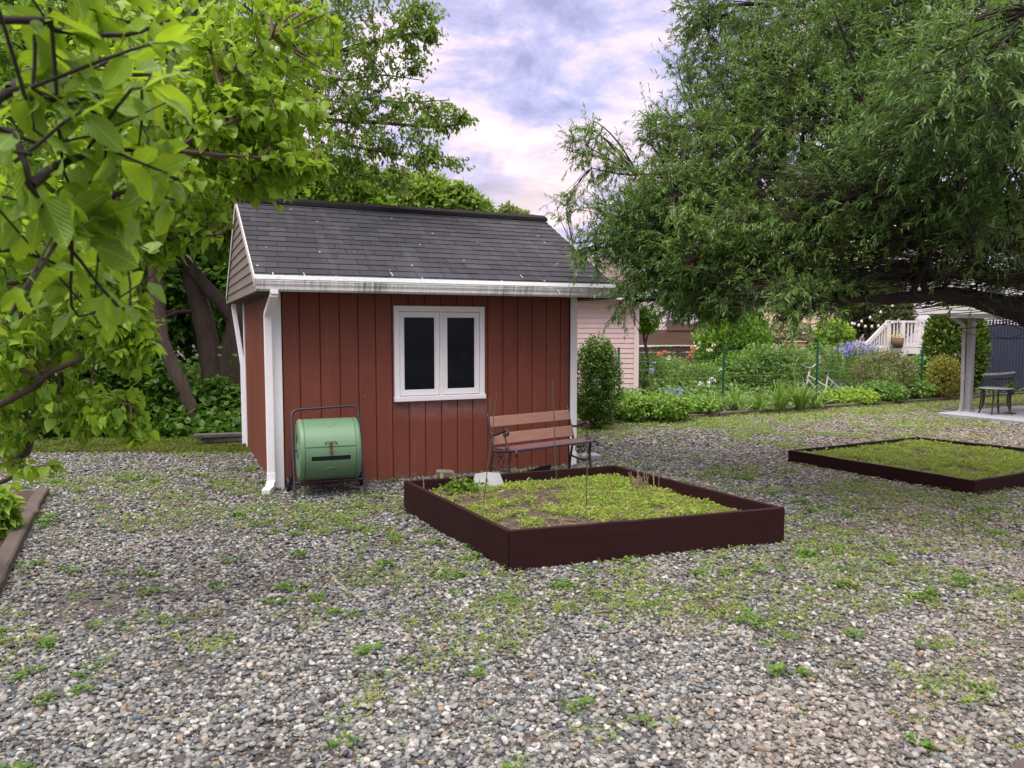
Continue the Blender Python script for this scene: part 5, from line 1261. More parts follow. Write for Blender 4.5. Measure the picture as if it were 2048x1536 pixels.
def willow_env(n):
    """crown mass built from the outline of the real tree: (u, v, depth, size px, weight)"""
    B = [(1290, 470, 8.0, 75, 1.2), (1340, 400, 8.0, 95, 1.3), (1430, 330, 8.0, 120, 1.6), (1480, 200, 8.2, 120, 1.5), (1560, 90, 8.4, 140, 1.5), (1600, 300, 7.6, 190, 2.8), (1700, 150, 7.6, 220, 3.0),
         (1850, 60, 7.0, 220, 2.6), (1420, 480, 7.6, 125, 2.2), (1550, 470, 7.2, 110, 1.8), (1300, 560, 7.9, 50, .45), (1370, 590, 7.7, 60, .6), (1240, 440, 8.2, 60, .45), (1215, 330, 8.3, 50, .22), (1180, 285, 8.4, 42, .16), (1330, 275, 8.3, 60, .35),
         (1900, 250, 6.0, 210, 2.6), (1980, 150, 5.0, 190, 1.6), (1760, 360, 6.4, 150, 1.6), (1990, 380, 5.6, 130, .9), (1600, 570, 7.0, 80, .6), (1720, 520, 7.0, 90, .5), (1480, 560, 7.2, 70, .7), (1180, 500, 8.3, 42, .22), (1430, 60, 8.6, 70, .4), (1390, 150, 8.5, 55, .25),
         (2150, 100, 7.5, 260, 2.0), (2200, 350, 7.5, 240, 1.4), (1750, -120, 8.0, 260, 1.8), (2000, -120, 7.0, 260, 1.6), (1130, 415, 8.5, 26, .07), (1400, 20, 8.4, 50, .25), (1595, 600, 6.4, 50, .22), (1680, 580, 6.6, 50, .25), (1850, 560, 7.2, 70, .25), (1960, 500, 7.0, 120, 1.0), (2060, 480, 6.8, 130, 1.0), (1880, 470, 6.6, 110, .8), (1440, 600, 7.6, 50, .5), (1250, 600, 7.9, 30, .12), (1680, 430, 6.8, 110, .8)]
    B = np.array(B); w = B[:, 4] / B[:, 4].sum(); i = rng.choice(len(B), n, p=w)
    u = unit(rng.normal(size=(n, 3))) * rng.uniform(.05, 1, (n, 1)) ** .45
    c = np.array([P3(b[0], b[1], b[2]) for b in B])[i]; s = (B[i, 3] * B[i, 2] / CF)[:, None]
    p = c + u * s * np.array([1, 1.35, .92])
    p[:, 2] = np.maximum(p[:, 2], 1.72 + .25 * np.clip((p[:, 0] - 2.2) / 2.5, -.2, 1.2) + rng.normal(0, .05, n))
    return p
def willow(n1=90, n2=1100, n3=12000, per=24):
    base = wb; T = thing('willow_tree', 'big willow with narrow leaves and dark bare underside spreading over the yard', 'tree', tuple(base))
    ch = []; nodes = []
    for pts, r0, r1 in wl:
        p = smooth_path(pts, 26); p[1:-1] += rng.normal(0, .012, (len(p) - 2, 3)); rr = np.linspace(r0, r1, len(p)) * (1 + .05 * rng.normal(size=len(p))); ch.append(tubes((p - base)[None], rr[None], 9)); nodes.append(p[3:])
    link_np('trunk', ch, M_bark2, T, True)
    root = np.array([6.1, 7.2, 1.5]); nd = np.concatenate(nodes)
    t1 = willow_env(n1); t1 = nd.mean(0) + (t1 - nd.mean(0)) * .85; p1, _ = attach(t1, nd, root, 1.0, .10, 8, .07)
    nd2 = np.concatenate([nd, p1[:, 2:].reshape(-1, 3)]); t2 = willow_env(n2); p2, _ = attach(t2, nd2, root, 1.0, .06, 7, .08)
    nd3 = np.concatenate([p1[:, 3:].reshape(-1, 3), p2[:, 2:].reshape(-1, 3)]); t3 = willow_env(n3)
    near_ = lambda A, Bp, r_: np.array([np.min(np.linalg.norm(Bp - a, axis=1)) < r_ for a in A])
    k2 = near_(p2[:, -1], t3, .16); p2 = p2[k2]; n2 = len(p2); k1 = near_(p1[:, -1], np.concatenate([p2[:, -1], t3]), .22); p1 = p1[k1]; n1 = len(p1)
    # leafy shoots stay out of the dark bare inside: keep the ends that lie towards the outside or the top
    p3, l3 = attach(t3, nd3, root, .7, .10, 6, .08)
    # bare twigs in the underside, long and nearly level, running from the boughs to the outer edge of the crown
    src = np.concatenate([nd, p1[:, 1:5].reshape(-1, 3), p2[:, 1:4].reshape(-1, 3)]); src = src[(src[:, 2] < 2.9) & (src[:, 0] > 2.9) & (src[:, 0] < 6.2) & (src[:, 1] > 6.1)]
    N = 1000; s0 = src[rng.choice(len(src), N)] + rng.normal(0, .01, (N, 3)); dr_ = unit(np.stack([-np.abs(rng.normal(.9, .4, N)), rng.normal(0, .45, N), rng.normal(.03, .16, N)], 1)); ln_ = rng.uniform(.35, 1.3, (N, 1))
    e0 = s0 + dr_ * ln_; e0[:, 2] = np.maximum(e0[:, 2], 1.72 + rng.uniform(0, .1, N)); pb = bez(s0, s0 + dr_ * ln_ * .5 + rng.normal(0, .07, (N, 3)) + (0, 0, -.03), e0, 7)
    bch = [tubes(p1 - base, np.linspace(.030, .010, 8)[None].repeat(n1, 0), 6), tubes(p2 - base, np.linspace(.013, .005, 7)[None].repeat(n2, 0), 5)]
    link_np('branches', bch, M_bark2, T, True)
    link_np('twigs', [tubes(p3 - base, np.linspace(.0045, .002, 6)[None].repeat(n3, 0), 3), tubes(pb - base, np.linspace(.0055, .0018, 7)[None].repeat(N, 0), 4)], M_wtwig, T, True)
    # sprays: every shoot gets a drooping tip of its own
    N = n3; out = unit(t3 - p3[:, 3]); tip = t3 + (out * .8 + rng.normal(0, .45, (N, 3)) + (0, 0, .15)) * rng.uniform(.12, .30, (N, 1))
    sh = bez(p3[:, 3], t3, tip, 8)
    tt = rng.uniform(.12, 1.0, (N, per)); f = np.clip(tt, 0, .9999) * 7; i = f.astype(int); fr = (f - i)[..., None]; ix = np.arange(N)[:, None]
    pos = sh[ix, i] * (1 - fr) + sh[ix, i + 1] * fr; tan = unit(sh[ix, i + 1] - sh[ix, i])
    # thin the leaves low inside the crown (bare twigs show there)
    inner = (pos[..., 2] < 2.45) & (pos[..., 0] > 2.9) & (rng.random(pos.shape[:2]) < .6)
    keep = ~inner.ravel()
    d = tan * .9 + unit(rng.normal(size=pos.shape)) * .75 + np.array([0, 0, -.10]); nr = np.array([0, 0, 1.]) + rng.normal(size=pos.shape) * .5
    L = rng.uniform(.040, .074, pos.shape[:2]).ravel()[keep]
    leaf_obj('crown', [leaves('narrow', pos.reshape(-1, 3)[keep], d.reshape(-1, 3)[keep], nr.reshape(-1, 3)[keep], L, L * .17 + .001, .35)], LM_willow, T, base)
    k = N; link_np('shoot_tips', [tubes(sh - base, np.linspace(.0022, .0010, 8)[None].repeat(N, 0), 3)], LM_willow, T, True)
willow()

# ================================================================== close tree on the left: big leaves just in front of the camera
def leaf_sprays(paths, per, ll, kind, lo=.15, along=.5, spread=.8, droop=.35, wr=.66, jit=.02, sz=(.7, 1.2), up=.7):
    st = []
    for p in paths:
        S = len(p); N = per; tt = rng.uniform(lo, 1, N); f = np.clip(tt, 0, .999) * (S - 1); i = f.astype(int); fr = (f - i)[:, None]
        pos = p[i] * (1 - fr) + p[i + 1] * fr; tan = unit(p[i + 1] - p[i]); pos = pos + rng.normal(0, jit, pos.shape)
        d = tan * along + unit(rng.normal(size=pos.shape)) * spread + np.array([0, 0, -droop]); nr = np.array([0, 0, 1.]) + rng.normal(size=pos.shape) * up
        L = ll * rng.uniform(*sz, N); st.append(leaves(kind, pos, d, nr, L, L * wr * rng.uniform(.85, 1.15, N), .35))
    return st
nb_ = np.array([-1.75, .75, 0.]); nearT = thing('apple_tree', 'leafy branches with large broad leaves close to the camera on the left', 'tree', tuple(nb_))
ntr = smooth_path([(-1.75, .75, 0), (-1.72, .78, .9), (-1.6, .85, 1.7), (-1.5, .95, 2.6)], 14)
nl_ = [[(-1.6, .85, 1.7), (-1.2, 1.0, 2.0), WP(20, 40, 1.15), WP(110, 60, 1.2), WP(250, 70, 1.25), WP(340, 40, 1.3)], [(-1.62, .84, 1.6), (-1.2, 1.0, 1.85), WP(-60, 250, 1.15), WP(40, 300, 1.15), WP(60, 370, 1.15), WP(110, 440, 1.2), WP(165, 470, 1.25)],
       [WP(-60, 250, 1.15), WP(30, 180, 1.2), WP(130, 200, 1.2), WP(230, 190, 1.3)], [WP(110, 440, 1.2), WP(120, 450, 1.2), WP(170, 430, 1.25), WP(260, 380, 1.3), WP(350, 400, 1.4)], [WP(60, 370, 1.15), WP(140, 320, 1.25), WP(250, 300, 1.35), WP(330, 310, 1.45)],
       [(-1.62, .84, 1.65), (-1.1, 1.1, 1.7), WP(-100, 520, 1.3), WP(20, 500, 1.3), WP(120, 530, 1.35)], [(-1.55, .9, 2.2), (-1.1, 1.1, 2.3), WP(60, -100, 1.2), WP(200, -40, 1.3), WP(330, 0, 1.4)], [WP(20, 180, 1.2), WP(100, 130, 1.4), WP(260, 150, 1.5), WP(380, 140, 1.7)]]
nl_s = [smooth_path(p, 16) for p in nl_]
in_reach = lambda p: p[:max(4, int(np.argmax(np.append(p[:, 0] > -.40 * p[:, 1] - .02, True))))]      # keep the boughs short of the shed
nl_s = [in_reach(p) for p in nl_s]
link_np('trunk', [tubes((ntr - nb_)[None], np.linspace(.09, .05, len(ntr))[None], 9)], M_bark, nearT, True)
link_np('branches', [tubes((p - nb_)[None], np.linspace(.0085, .0022, len(p))[None], 6) for p in nl_s], M_bark2, nearT, True)
more = [smooth_path([p[len(p) // 2] + rng.normal(0, .015, 3), p[len(p) // 2] + rng.normal(0, .09, 3), p[-1] + rng.normal(0, .10, 3) + (-.05, .12, 0)], 8) for p in nl_s for _ in range(3)]; more = [in_reach(p) for p in more]
link_np('twigs', [tubes((p - nb_)[None], np.linspace(.0032, .0013, len(p))[None], 5) for p in more], M_bark2, nearT, True)
pos, dd_, nn_ = [], [], []
for p, per in [(p, 26) for p in nl_s] + [(p, 10) for p in more]:
    tt = rng.uniform(.25, 1, per); f = tt * .999 * (len(p) - 1); i = f.astype(int); q = p[i] + (p[i + 1] - p[i]) * (f - i)[:, None]
    pos.append(q + rng.normal(0, .012, q.shape)); dd_.append(unit(p[i + 1] - p[i]) * .5 + unit(rng.normal(size=q.shape)) * .8 + (0, 0, -.35)); nn_.append(np.array([0, 0, 1.]) + rng.normal(size=q.shape) * .7)
pos, dd_, nn_ = map(np.concatenate, (pos, dd_, nn_)); k = (pos[:, 0] < -.365 * pos[:, 1] - .02); pos, dd_, nn_ = pos[k], dd_[k], nn_[k]      # branches end short of the shed
L = .072 * rng.uniform(.35, 1.12, len(pos)); V, F, uv = leaves_grid(pos, dd_, nn_, L, L * rng.uniform(.52, .68, len(pos)))
link_np('crown', [(V - nb_, F)], LM_near, nearT, True, uv)

# ================================================================== second tree on the left with heart shaped leaves
rb = np.array([-4.3, 4.6, 0.])
rl = [([(-4.3, 4.6, 0), (-4.2, 4.55, .8), (-4.0, 4.45, 1.7), (-3.7, 4.3, 2.8), (-3.3, 4.2, 3.9), (-2.9, 4.2, 4.8)], .11, .03),
      ([(-4.1, 4.5, 1.3), WP(40, 640, 4.0), WP(140, 420, 3.9), WP(300, 330, 3.8), WP(380, 260, 3.7), WP(470, 140, 3.7), WP(545, 75, 3.8)], .026, .005),
      ([(-4.1, 4.5, 1.5), WP(150, 460, 3.7), WP(350, 300, 3.6), WP(450, 250, 3.6), WP(545, 210, 3.7)], .018, .005),
      ([WP(350, 300, 3.6), WP(440, 310, 3.6), WP(560, 318, 3.7), WP(640, 330, 3.8)], .012, .004),
      ([(-4.2, 4.55, .7), WP(20, 800, 3.9), WP(100, 745, 3.8), WP(190, 705, 3.8), WP(240, 665, 3.75), WP(258, 625, 3.75)], .022, .005),
      ([(-4.2, 4.55, .6), WP(10, 930, 4.3), WP(70, 860, 4.2), WP(130, 820, 4.1), WP(200, 790, 4.0), WP(260, 810, 3.9)], .024, .005),
      ([(-4.0, 4.45, 1.8), WP(60, 560, 4.0), WP(200, 520, 3.9), WP(330, 480, 3.8), WP(430, 470, 3.7)], .018, .005),
      ([(-3.7, 4.3, 2.8), (-3.0, 4.0, 3.4), (-2.3, 3.9, 3.6), (-1.6, 4.0, 3.7)], .04, .008),
      ([WP(190, 705, 3.8), WP(250, 700, 3.8), WP(310, 690, 3.75)], .010, .004), ([WP(10, 930, 4.3), WP(60, 935, 4.1), WP(110, 930, 4.0)], .012, .005), ([(-4.25, 4.58, .3), WP(0, 965, 4.6), WP(50, 930, 4.4)], .02, .01)]
rbT = thing('redbud_tree', 'bright green tree with heart shaped leaves reaching in from the left bed', 'tree', tuple(rb))
rpaths = [smooth_path(p, 18) for p, _, _ in rl]
link_np('trunk', [tubes((p - rb)[None], np.linspace(a, b, len(p))[None], 8) for p, (_, a, b) in zip(rpaths, rl)], M_bark, rbT, True)
RB = [(120, 560, 3.9, 130, 1.0), (60, 420, 3.9, 150, 1.0), (240, 430, 3.8, 130, 1.2), (400, 300, 3.8, 120, 1.5), (470, 200, 3.9, 130, 1.8), (560, 240, 3.9, 100, 1.1), (500, 90, 4.0, 140, 1.6), (600, 120, 4.1, 80, .5), (540, 330, 4.0, 80, .8), (350, 160, 4.0, 150, 1.4), (250, 280, 3.9, 140, 1.0), (250, 40, 4.2, 160, .8),
      (210, 620, 3.8, 90, 1.2), (260, 690, 3.75, 55, .9), (100, 680, 3.9, 100, 1.1), (170, 820, 4.0, 60, .8), (240, 820, 3.9, 45, .8), (50, 800, 4.1, 70, .7), (30, 690, 4.0, 90, .7), (400, 430, 3.8, 60, .7), (320, 470, 3.8, 55, .6), (20, 880, 4.2, 50, .3), (640, 30, 4.2, 60, .25), (-80, 600, 4.1, 150, .8), (-100, 350, 4.1, 200, .8), (620, 330, 3.9, 40, .25), (270, 860, 3.9, 26, .25)]
RBa = np.array(RB, float)
def rb_env(n):
    w = RBa[:, 4] / RBa[:, 4].sum(); i = rng.choice(len(RBa), n, p=w); u = unit(rng.normal(size=(n, 3))) * rng.uniform(.05, 1, (n, 1)) ** .5
    c = np.array([P3(b[0], b[1], b[2]) for b in RBa])[i]; s = (RBa[i, 3] * RBa[i, 2] / CF)[:, None]; return c + u * s * np.array([1, 1.4, 1])
nd = np.concatenate([p[5:] for p in rpaths]); t2 = rb_env(150); p2, _ = attach(t2, nd, rb + (0, 0, 1), .8, .1, 6, .08); nd3 = np.concatenate([nd, p2[:, 2:].reshape(-1, 3)]); t3 = rb_env(1550); p3, _ = attach(t3, nd3, rb + (0, 0, 1), .8, .08, 6, .08)
link_np('branches', [tubes(p2 - rb, np.linspace(.008, .003, 6)[None].repeat(150, 0), 5), tubes(p3 - rb, np.linspace(.0035, .0015, 6)[None].repeat(1550, 0), 4)], M_twig, rbT, True)
leaf_obj('crown', leaf_sprays(list(p3), 8, .058, 'heart', .3, .4, .7, .5, .72, .02, (.55, 1.2), .6) + leaf_sprays([p[len(p) // 2:] for p in rpaths[1:]], 16, .066, 'heart', .1, .5, .7, .5, .7, .015), LM_redbud, rbT, rb)

# ================================================================== tree with long airy branches against the sky
ab = np.array([-4.95, 11.9, 0.])
al = [([(-4.95, 11.9, 0), (-5.15, 11.8, .8), (-5.38, 11.7, 1.5), (-5.42, 11.6, 2.6), (-5.35, 11.3, 3.6), (-5.0, 11.0, 4.6), (-4.4, 10.8, 5.8)], .12, .06),
      ([(-5.5, 11.2, 3.4), (-4.4, 10.6, 4.3), WP(520, 225, 10), WP(640, 240, 9.8), WP(760, 245, 9.6), WP(880, 255, 9.4), WP(945, 240, 9.3)], .06, .006),
      ([(-5.2, 11.1, 4.2), WP(470, 170, 10.4), WP(600, 130, 10), WP(720, 90, 9.6), WP(800, 70, 9.4), WP(880, 65, 9.2)], .055, .006),
      ([(-4.8, 10.9, 5.0), WP(560, 20, 10.2), WP(700, -30, 9.8), WP(800, -10, 9.4)], .05, .006),
      ([WP(600, 238, 9.9), WP(700, 290, 9.7), WP(800, 310, 9.5), WP(900, 335, 9.3)], .028, .005), ([WP(640, 240, 9.8), WP(720, 200, 9.6), WP(800, 205, 9.5), WP(900, 200, 9.4)], .022, .005),
      ([WP(560, 140, 10.1), WP(680, 160, 9.8), WP(760, 150, 9.6), WP(840, 160, 9.4)], .02, .005), ([WP(520, 225, 10), WP(620, 320, 9.9), WP(720, 350, 9.7), WP(830, 372, 9.5)], .025, .005), ([(-4.6, 10.8, 5.4), (-4.0, 10.6, 6.6), (-3.0, 10.2, 7.4)], .05, .02)]
AB = np.array([(480, 180, 10.2, 130, 1.3), (560, 60, 10, 130, 1.3), (660, 30, 9.8, 110, 1.0), (780, 10, 9.6, 80, .55), (850, 30, 9.4, 45, .3), (640, 180, 9.8, 95, 1.0), (740, 120, 9.6, 75, .7), (820, 80, 9.4, 50, .42), (870, 68, 9.3, 26, .16), (740, 215, 9.6, 80, .7), (830, 220, 9.5, 55, .42), (900, 235, 9.4, 38, .3), (940, 240, 9.3, 20, .1), (660, 290, 9.8, 85, .9), (770, 300, 9.6, 65, .55), (860, 320, 9.4, 48, .35), (925, 330, 9.3, 22, .1), (560, 310, 9.9, 80, .7), (690, 350, 9.7, 55, .45), (790, 365, 9.6, 45, .3), (840, 130, 9.5, 40, .18), (850, 265, 9.4, 45, .25), (500, -80, 10, 160, .9), (700, -90, 9.6, 120, .6)], float)
def mk_env(A, sq=(1, 1.3, .75), pw=.5):
    cs = np.array([P3(b[0], b[1], b[2]) for b in A]); ss = A[:, 3] * A[:, 2] / CF; w = A[:, 4] / A[:, 4].sum()
    def f(n):
        i = rng.choice(len(A), n, p=w); u = unit(rng.normal(size=(n, 3))) * rng.uniform(.03, 1, (n, 1)) ** pw
        return cs[i] + u * ss[i][:, None] * np.array(sq)
    return f
make_tree('maple_tree', 'slender tree behind the shed corner with long airy branches against the sky', 'tree', ab, al, mk_env(AB), (26, 260, 2300), ('ovate', .060, .55, 10), LM_small, M_bark, (.016, .008, .003), .15, .55, .75, .05, along=.5, jitter=.35, pen=.7)

# ================================================================== big old multi stemmed tree behind the shed corner
ob = np.array([-5.25, 13.4, 0.])
olb = [([(-5.25, 13.4, 0), (-5.25, 13.35, .7), (-5.35, 13.3, 1.6), (-5.55, 13.2, 2.6), (-5.9, 13.1, 3.8), (-6.4, 13, 5.4)], .24, .10), ([(-5.05, 13.4, .5), (-4.95, 13.35, 1.3), (-4.72, 13.3, 2.1), (-4.6, 13.3, 3.0), (-4.5, 13.3, 4.4), (-4.7, 13.2, 6)], .20, .10),
       ([(-4.85, 13.33, 1.85), (-5.3, 13.1, 2.45), (-5.7, 12.9, 3.1), (-6.3, 12.6, 4.2)], .13, .06), ([(-4.3, 13.3, 4.2), (-4.6, 13.6, 5.4), (-4.8, 13.8, 6.2)], .10, .04)]
OB = np.array([(300, 330, 13, 170, 1.4), (430, 400, 12.6, 95, .8), (200, 450, 13, 170, 1.2), (120, 250, 13, 220, 1.4), (380, 220, 13, 130, 1.0), (500, 400, 13.8, 70, .6), (280, 80, 13, 200, 1.2), (440, 480, 12.8, 45, .3), (220, 580, 12.8, 90, .7), (50, 500, 13, 170, 1.1), (40, 80, 13, 200, 1), (250, 690, 12.6, 60, .25)], float)
make_tree('maple_tree', 'old tree with thick forked brown trunk close behind the left end of the shed', 'tree', ob, olb, mk_env(OB, (1, 1.2, .85), .4), (40, 300, 3000), ('heart', .135, .85, 9), LM_maple, M_bark, (.05, .02, .007), .2, .45, .8, .08, along=.4, pen=.7)
# leaning thin trunks in the shade
for (pts, r0, r1, lb) in (([(-6.4, 11.9, 0), (-6.7, 11.95, .8), (-7.1, 12, 1.7), (-7.5, 12, 2.8)], .036, .02, 'thin bare trunk leaning left in the shaded undergrowth'), ([(-4.3, 12.6, 0), (-4.25, 12.6, .5), (-4.15, 12.65, 1.1)], .02, .01, 'thin pale dead sapling beside the shed corner')):
    b = np.array(pts[0]); tr_ = thing('sapling', lb, 'tree', tuple(b)); p = smooth_path(pts, 12); link_np('trunk', [tubes((p - b)[None], np.linspace(r0, r1, len(p))[None], 8)], M_bark, tr_, True)
    N = 90; pos = p[-1] + rng.normal(0, 1, (N, 3)) * (.35, .3, .3); leaf_obj('crown', [leaves('heart', pos, rng.normal(size=(N, 3)) + (0, 0, -.4), np.array([0, 0, 1.]) + rng.normal(size=(N, 3)) * .5, .09, .07)], LM_under, tr_, b)

# ================================================================== shrubs
def shrub(name, label, cat, c, w, dpt, h, lmat, leaf=('ovate', .05, .6), n=1200, nst=20, lift=0.08, shell=.35, stem=M_bark2, group=None, up=.5, droop=.1, taper=1.0, st_r=.007, lumps=7, extra=None, zfloor=.03, cull=-1.45):
    """leafy shrub: stems fanning from the base, leaves in an uneven mass w wide, dpt deep, h tall standing at c"""
    c = np.array(c, float); T = thing(name, label, cat, tuple(c), 0, group)
    M = int(n * 2.2); u = unit(rng.normal(size=(M, 3))) * rng.uniform(shell, 1, (M, 1)) ** .5
    p = u * np.array([w / 2, dpt / 2, h / 2 * (1 - lift)]) + (0, 0, h * (1 + lift) / 2)
    zf = np.clip(p[:, 2] / h, 0, 1); k = 1 - (1 - taper) * zf; p[:, 0] *= k; p[:, 1] *= k
    q = np.sin(p[:, 0] * lumps / w * 2.2 + c[0] * 3) + np.sin(p[:, 1] * lumps / w * 2.0 + 2 * p[:, 2] / h) + np.sin(p[:, 2] * lumps / h * 1.2 + 3 * p[:, 0] / w)
    p = p + rng.normal(0, .022 * min(1, w), p.shape)
    p = p[(q + rng.normal(0, .7, M) > cull) & (p[:, 2] > zfloor)][:n]; N = len(p)
    kind, ll, wr = leaf; L = ll * rng.uniform(.6, 1.2, N)
    d = unit(p - (0, 0, h * .3)) * .55 + unit(rng.normal(size=(N, 3))) * .8 + (0, 0, up - .3 - droop); nr = np.array([0, 0, 1.]) + unit(p - (0, 0, h * .4)) * .4 + rng.normal(size=(N, 3)) * .45
    st = [leaves(kind, p + c, d, nr, L, L * wr, .35)]
    leaf_obj('foliage', st, lmat, T, c)
    if nst:
        e = p[rng.choice(N, min(nst, N))]; b0 = e * (.18, .18, 0) ; mid = b0 * .5 + e * .5 + rng.normal(0, .03, e.shape) + (0, 0, .05 * h)
        link_np('stems', [tubes(bez(b0, mid, e, 5), np.linspace(st_r, st_r * .4, 5)[None].repeat(len(e), 0), 5)], stem, T, True)
    return T, p + c
def bk(g, d): return np.array([g[0] * (1 + d / g[1]), g[1] + d, g[2]])
def at(u, v, z=0.02): return G(u, v, z)
def dims(u, v_base, v_top, w_px):
    g = G(u, v_base, .02); Y = g[1]; return g, w_px * Y / CF, P3(u, v_top, Y)[2]
LM_box = leafmat('boxwood_leaf', (.035, .10, .014), (.10, .20, .026), None, .28, .4, .4, 1.5)
LM_gc = leafmat('groundcover_leaf', (.08, .20, .022), (.18, .34, .04), (.30, .50, .05), .34, .42, .4, 1.2)
LM_gc2 = leafmat('perennial_leaf', (.075, .18, .035), (.17, .31, .065), (.26, .44, .08), .34, .45, .35, 1.0)
LM_grass = leafmat('daylily_leaf', (.08, .19, .03), (.18, .32, .06), (.30, .46, .07), .32, .4, .4, 1.5)
LM_lime = leafmat('lime_leaf', (.14, .28, .03), (.24, .40, .05), (.42, .62, .08), .36, .45, .3, 1.0)
LM_bush = leafmat('tall_bush_leaf', (.05, .15, .016), (.15, .32, .028), (.32, .54, .05), .36, .42, .4, 1.2)
LM_rose = leafmat('rose_leaf', (.065, .10, .025), (.14, .17, .045), (.26, .30, .07), .3, .4, .4, 1.2, ((.22, .11, .05), .86))
LM_gold = leafmat('golden_leaf', (.13, .15, .018), (.24, .23, .035), (.4, .4, .06), .3, .42, .35, 1.2)
LM_arbor = leafmat('arborvitae_leaf', (.045, .10, .010), (.095, .165, .018), (.2, .3, .03), .22, .5, .3, 1.0)
LM_conif = leafmat('conifer_leaf', (.05, .075, .022), (.10, .125, .04), (.18, .22, .06), .25, .5, .3, .6)
LM_white = leafmat('white_petal', (.62, .60, .64), (.72, .68, .74), (.7, .7, .75), .35, .5, .3)
LM_varieg = leafmat('variegated_leaf', (.18, .26, .10), (.42, .44, .30), (.45, .5, .3), .36, .5, .3, 1.2)
LM_red = leafmat('poppy_petal', (.50, .10, .06), (.60, .16, .11), (.8, .2, .12), .35, .5, .3)
LM_purple = leafmat('lupin_petal', (.24, .22, .52), (.36, .34, .66), (.4, .4, .8), .3, .5, .3)
LM_bluefl = leafmat('blue_petal', (.28, .36, .62), (.42, .50, .74), (.5, .6, .85), .3, .5, .3)

g, w, h = dims(1186, 862, 672, 86); shrub('boxwood_shrub', 'dense dark green shrub right beside the white corner of the shed', 'shrub', bk(g, .25) + (.06, 0, 0), w * 1.3, w * 1.1, h, LM_box, ('ovate', .050, .55), 12500, 24, .0, .1, taper=.85, lumps=9, cull=-1.3)
# low leafy mounds along the edging
for i, (u, vb, vt, wp, n, lb) in enumerate(((1195, 850, 800, 70, 1100, 'low leafy mound nearest the shed corner along the edging'), (1255, 848, 793, 85, 1400, 'low bright green leafy mound in front of the first green post'), (1330, 846, 797, 95, 1500, 'wide bright leafy mound hanging over the edging beam'), (1395, 836, 798, 70, 900, 'small leafy mound between the wide mound and the arching grasses'), (1700, 812, 785, 95, 1300, 'low yellow green mound under the bicycle rear wheel'), (1760, 808, 770, 90, 1300, 'dark leafy mound under the olive rose bush'), (1830, 803, 765, 70, 1000, 'dark green leafy mound between the rose bush and the golden shrub'))):
    g, w, h = dims(u, vb, vt, wp); shrub('leafy_mound', lb, 'plant', bk(g, .35), w * 1.2, w * .75 + .2, max(.28, h), LM_gc if i < 4 else (LM_lime if i == 4 else LM_gc2), ('ovate', .075 if i < 4 else .09, .6), int(n * 1.5), 14, .02, .3, LM_gc, None, .55)
# arching grass like leaves
def blades(name, label, g, n, L, wd, mat, spread=.7, cat='plant', group=None):
    g = np.array(g, float); T = thing(name, label, cat, tuple(g), 0, group); az = rng.uniform(0, 6.28, n); lean = rng.uniform(.08, 1, n) * spread
    d = np.stack([np.cos(az) * lean, np.sin(az) * lean, np.ones(n)], 1); ll = L * rng.uniform(.6, 1.15, n); b = np.stack([np.cos(az), np.sin(az), np.zeros(n)], 1) * rng.uniform(.0, .08, (n, 1))
    dh = unit(d); e1 = dh * ll[:, None] * .6; e2 = e1 + dh * ll[:, None] * .4 * (1, 1, 0) * 2.2 + np.stack([np.zeros(n), np.zeros(n), ll * (.25 - lean * .75)], 1)
    P = bez(b, b + e1 * 1.1, b + e2 * (1, 1, 1), 7); P[..., 2] = np.maximum(P[..., 2], .02)
    s = unit(np.cross(dh, np.array([0, 0, 1.]))); s = unit(s + rng.normal(0, .25, s.shape)); W_ = wd * np.array([.55, .9, 1, .95, .8, .5, .05])
    V = np.stack([P + s[:, None] * W_[None, :, None] / 2, P - s[:, None] * W_[None, :, None] / 2], 2).reshape(n, 14, 3)
    f = np.array([(2 * i, 2 * i + 1, 2 * i + 3, 2 * i + 2) for i in range(6)]); F = (f[None] + (np.arange(n) * 14)[:, None, None]).reshape(-1, 4)
    leaf_obj('leaves', [(V.reshape(-1, 3) + g, F, None)], mat, T, g); return T
for i, (u, vb, L, n, lb) in enumerate(((1432, 828, .62, 70, 'arching grassy tuft below the second green post'), (1470, 826, .7, 80, 'taller arching grassy tuft just right of the second green post'), (1520, 830, .6, 70, 'arching grassy tuft in the middle of the edging'), (1560, 828, .8, 80, 'upright iris like clump a little left of the bicycle'), (1600, 826, .85, 90, 'tall upright iris like clump hiding the bicycle front wheel'), (1630, 822, .6, 60, 'short arching tuft spilling over the edging by the bicycle'), (1385, 795, .5, 60, 'yellow green strappy tuft beside the blue flowers'))):
    g = at(u, vb); blades('grass_clump', lb, bk(g, .3), n, L, .028, LM_grass, .45 if i in (3, 4) else .8, group=None)
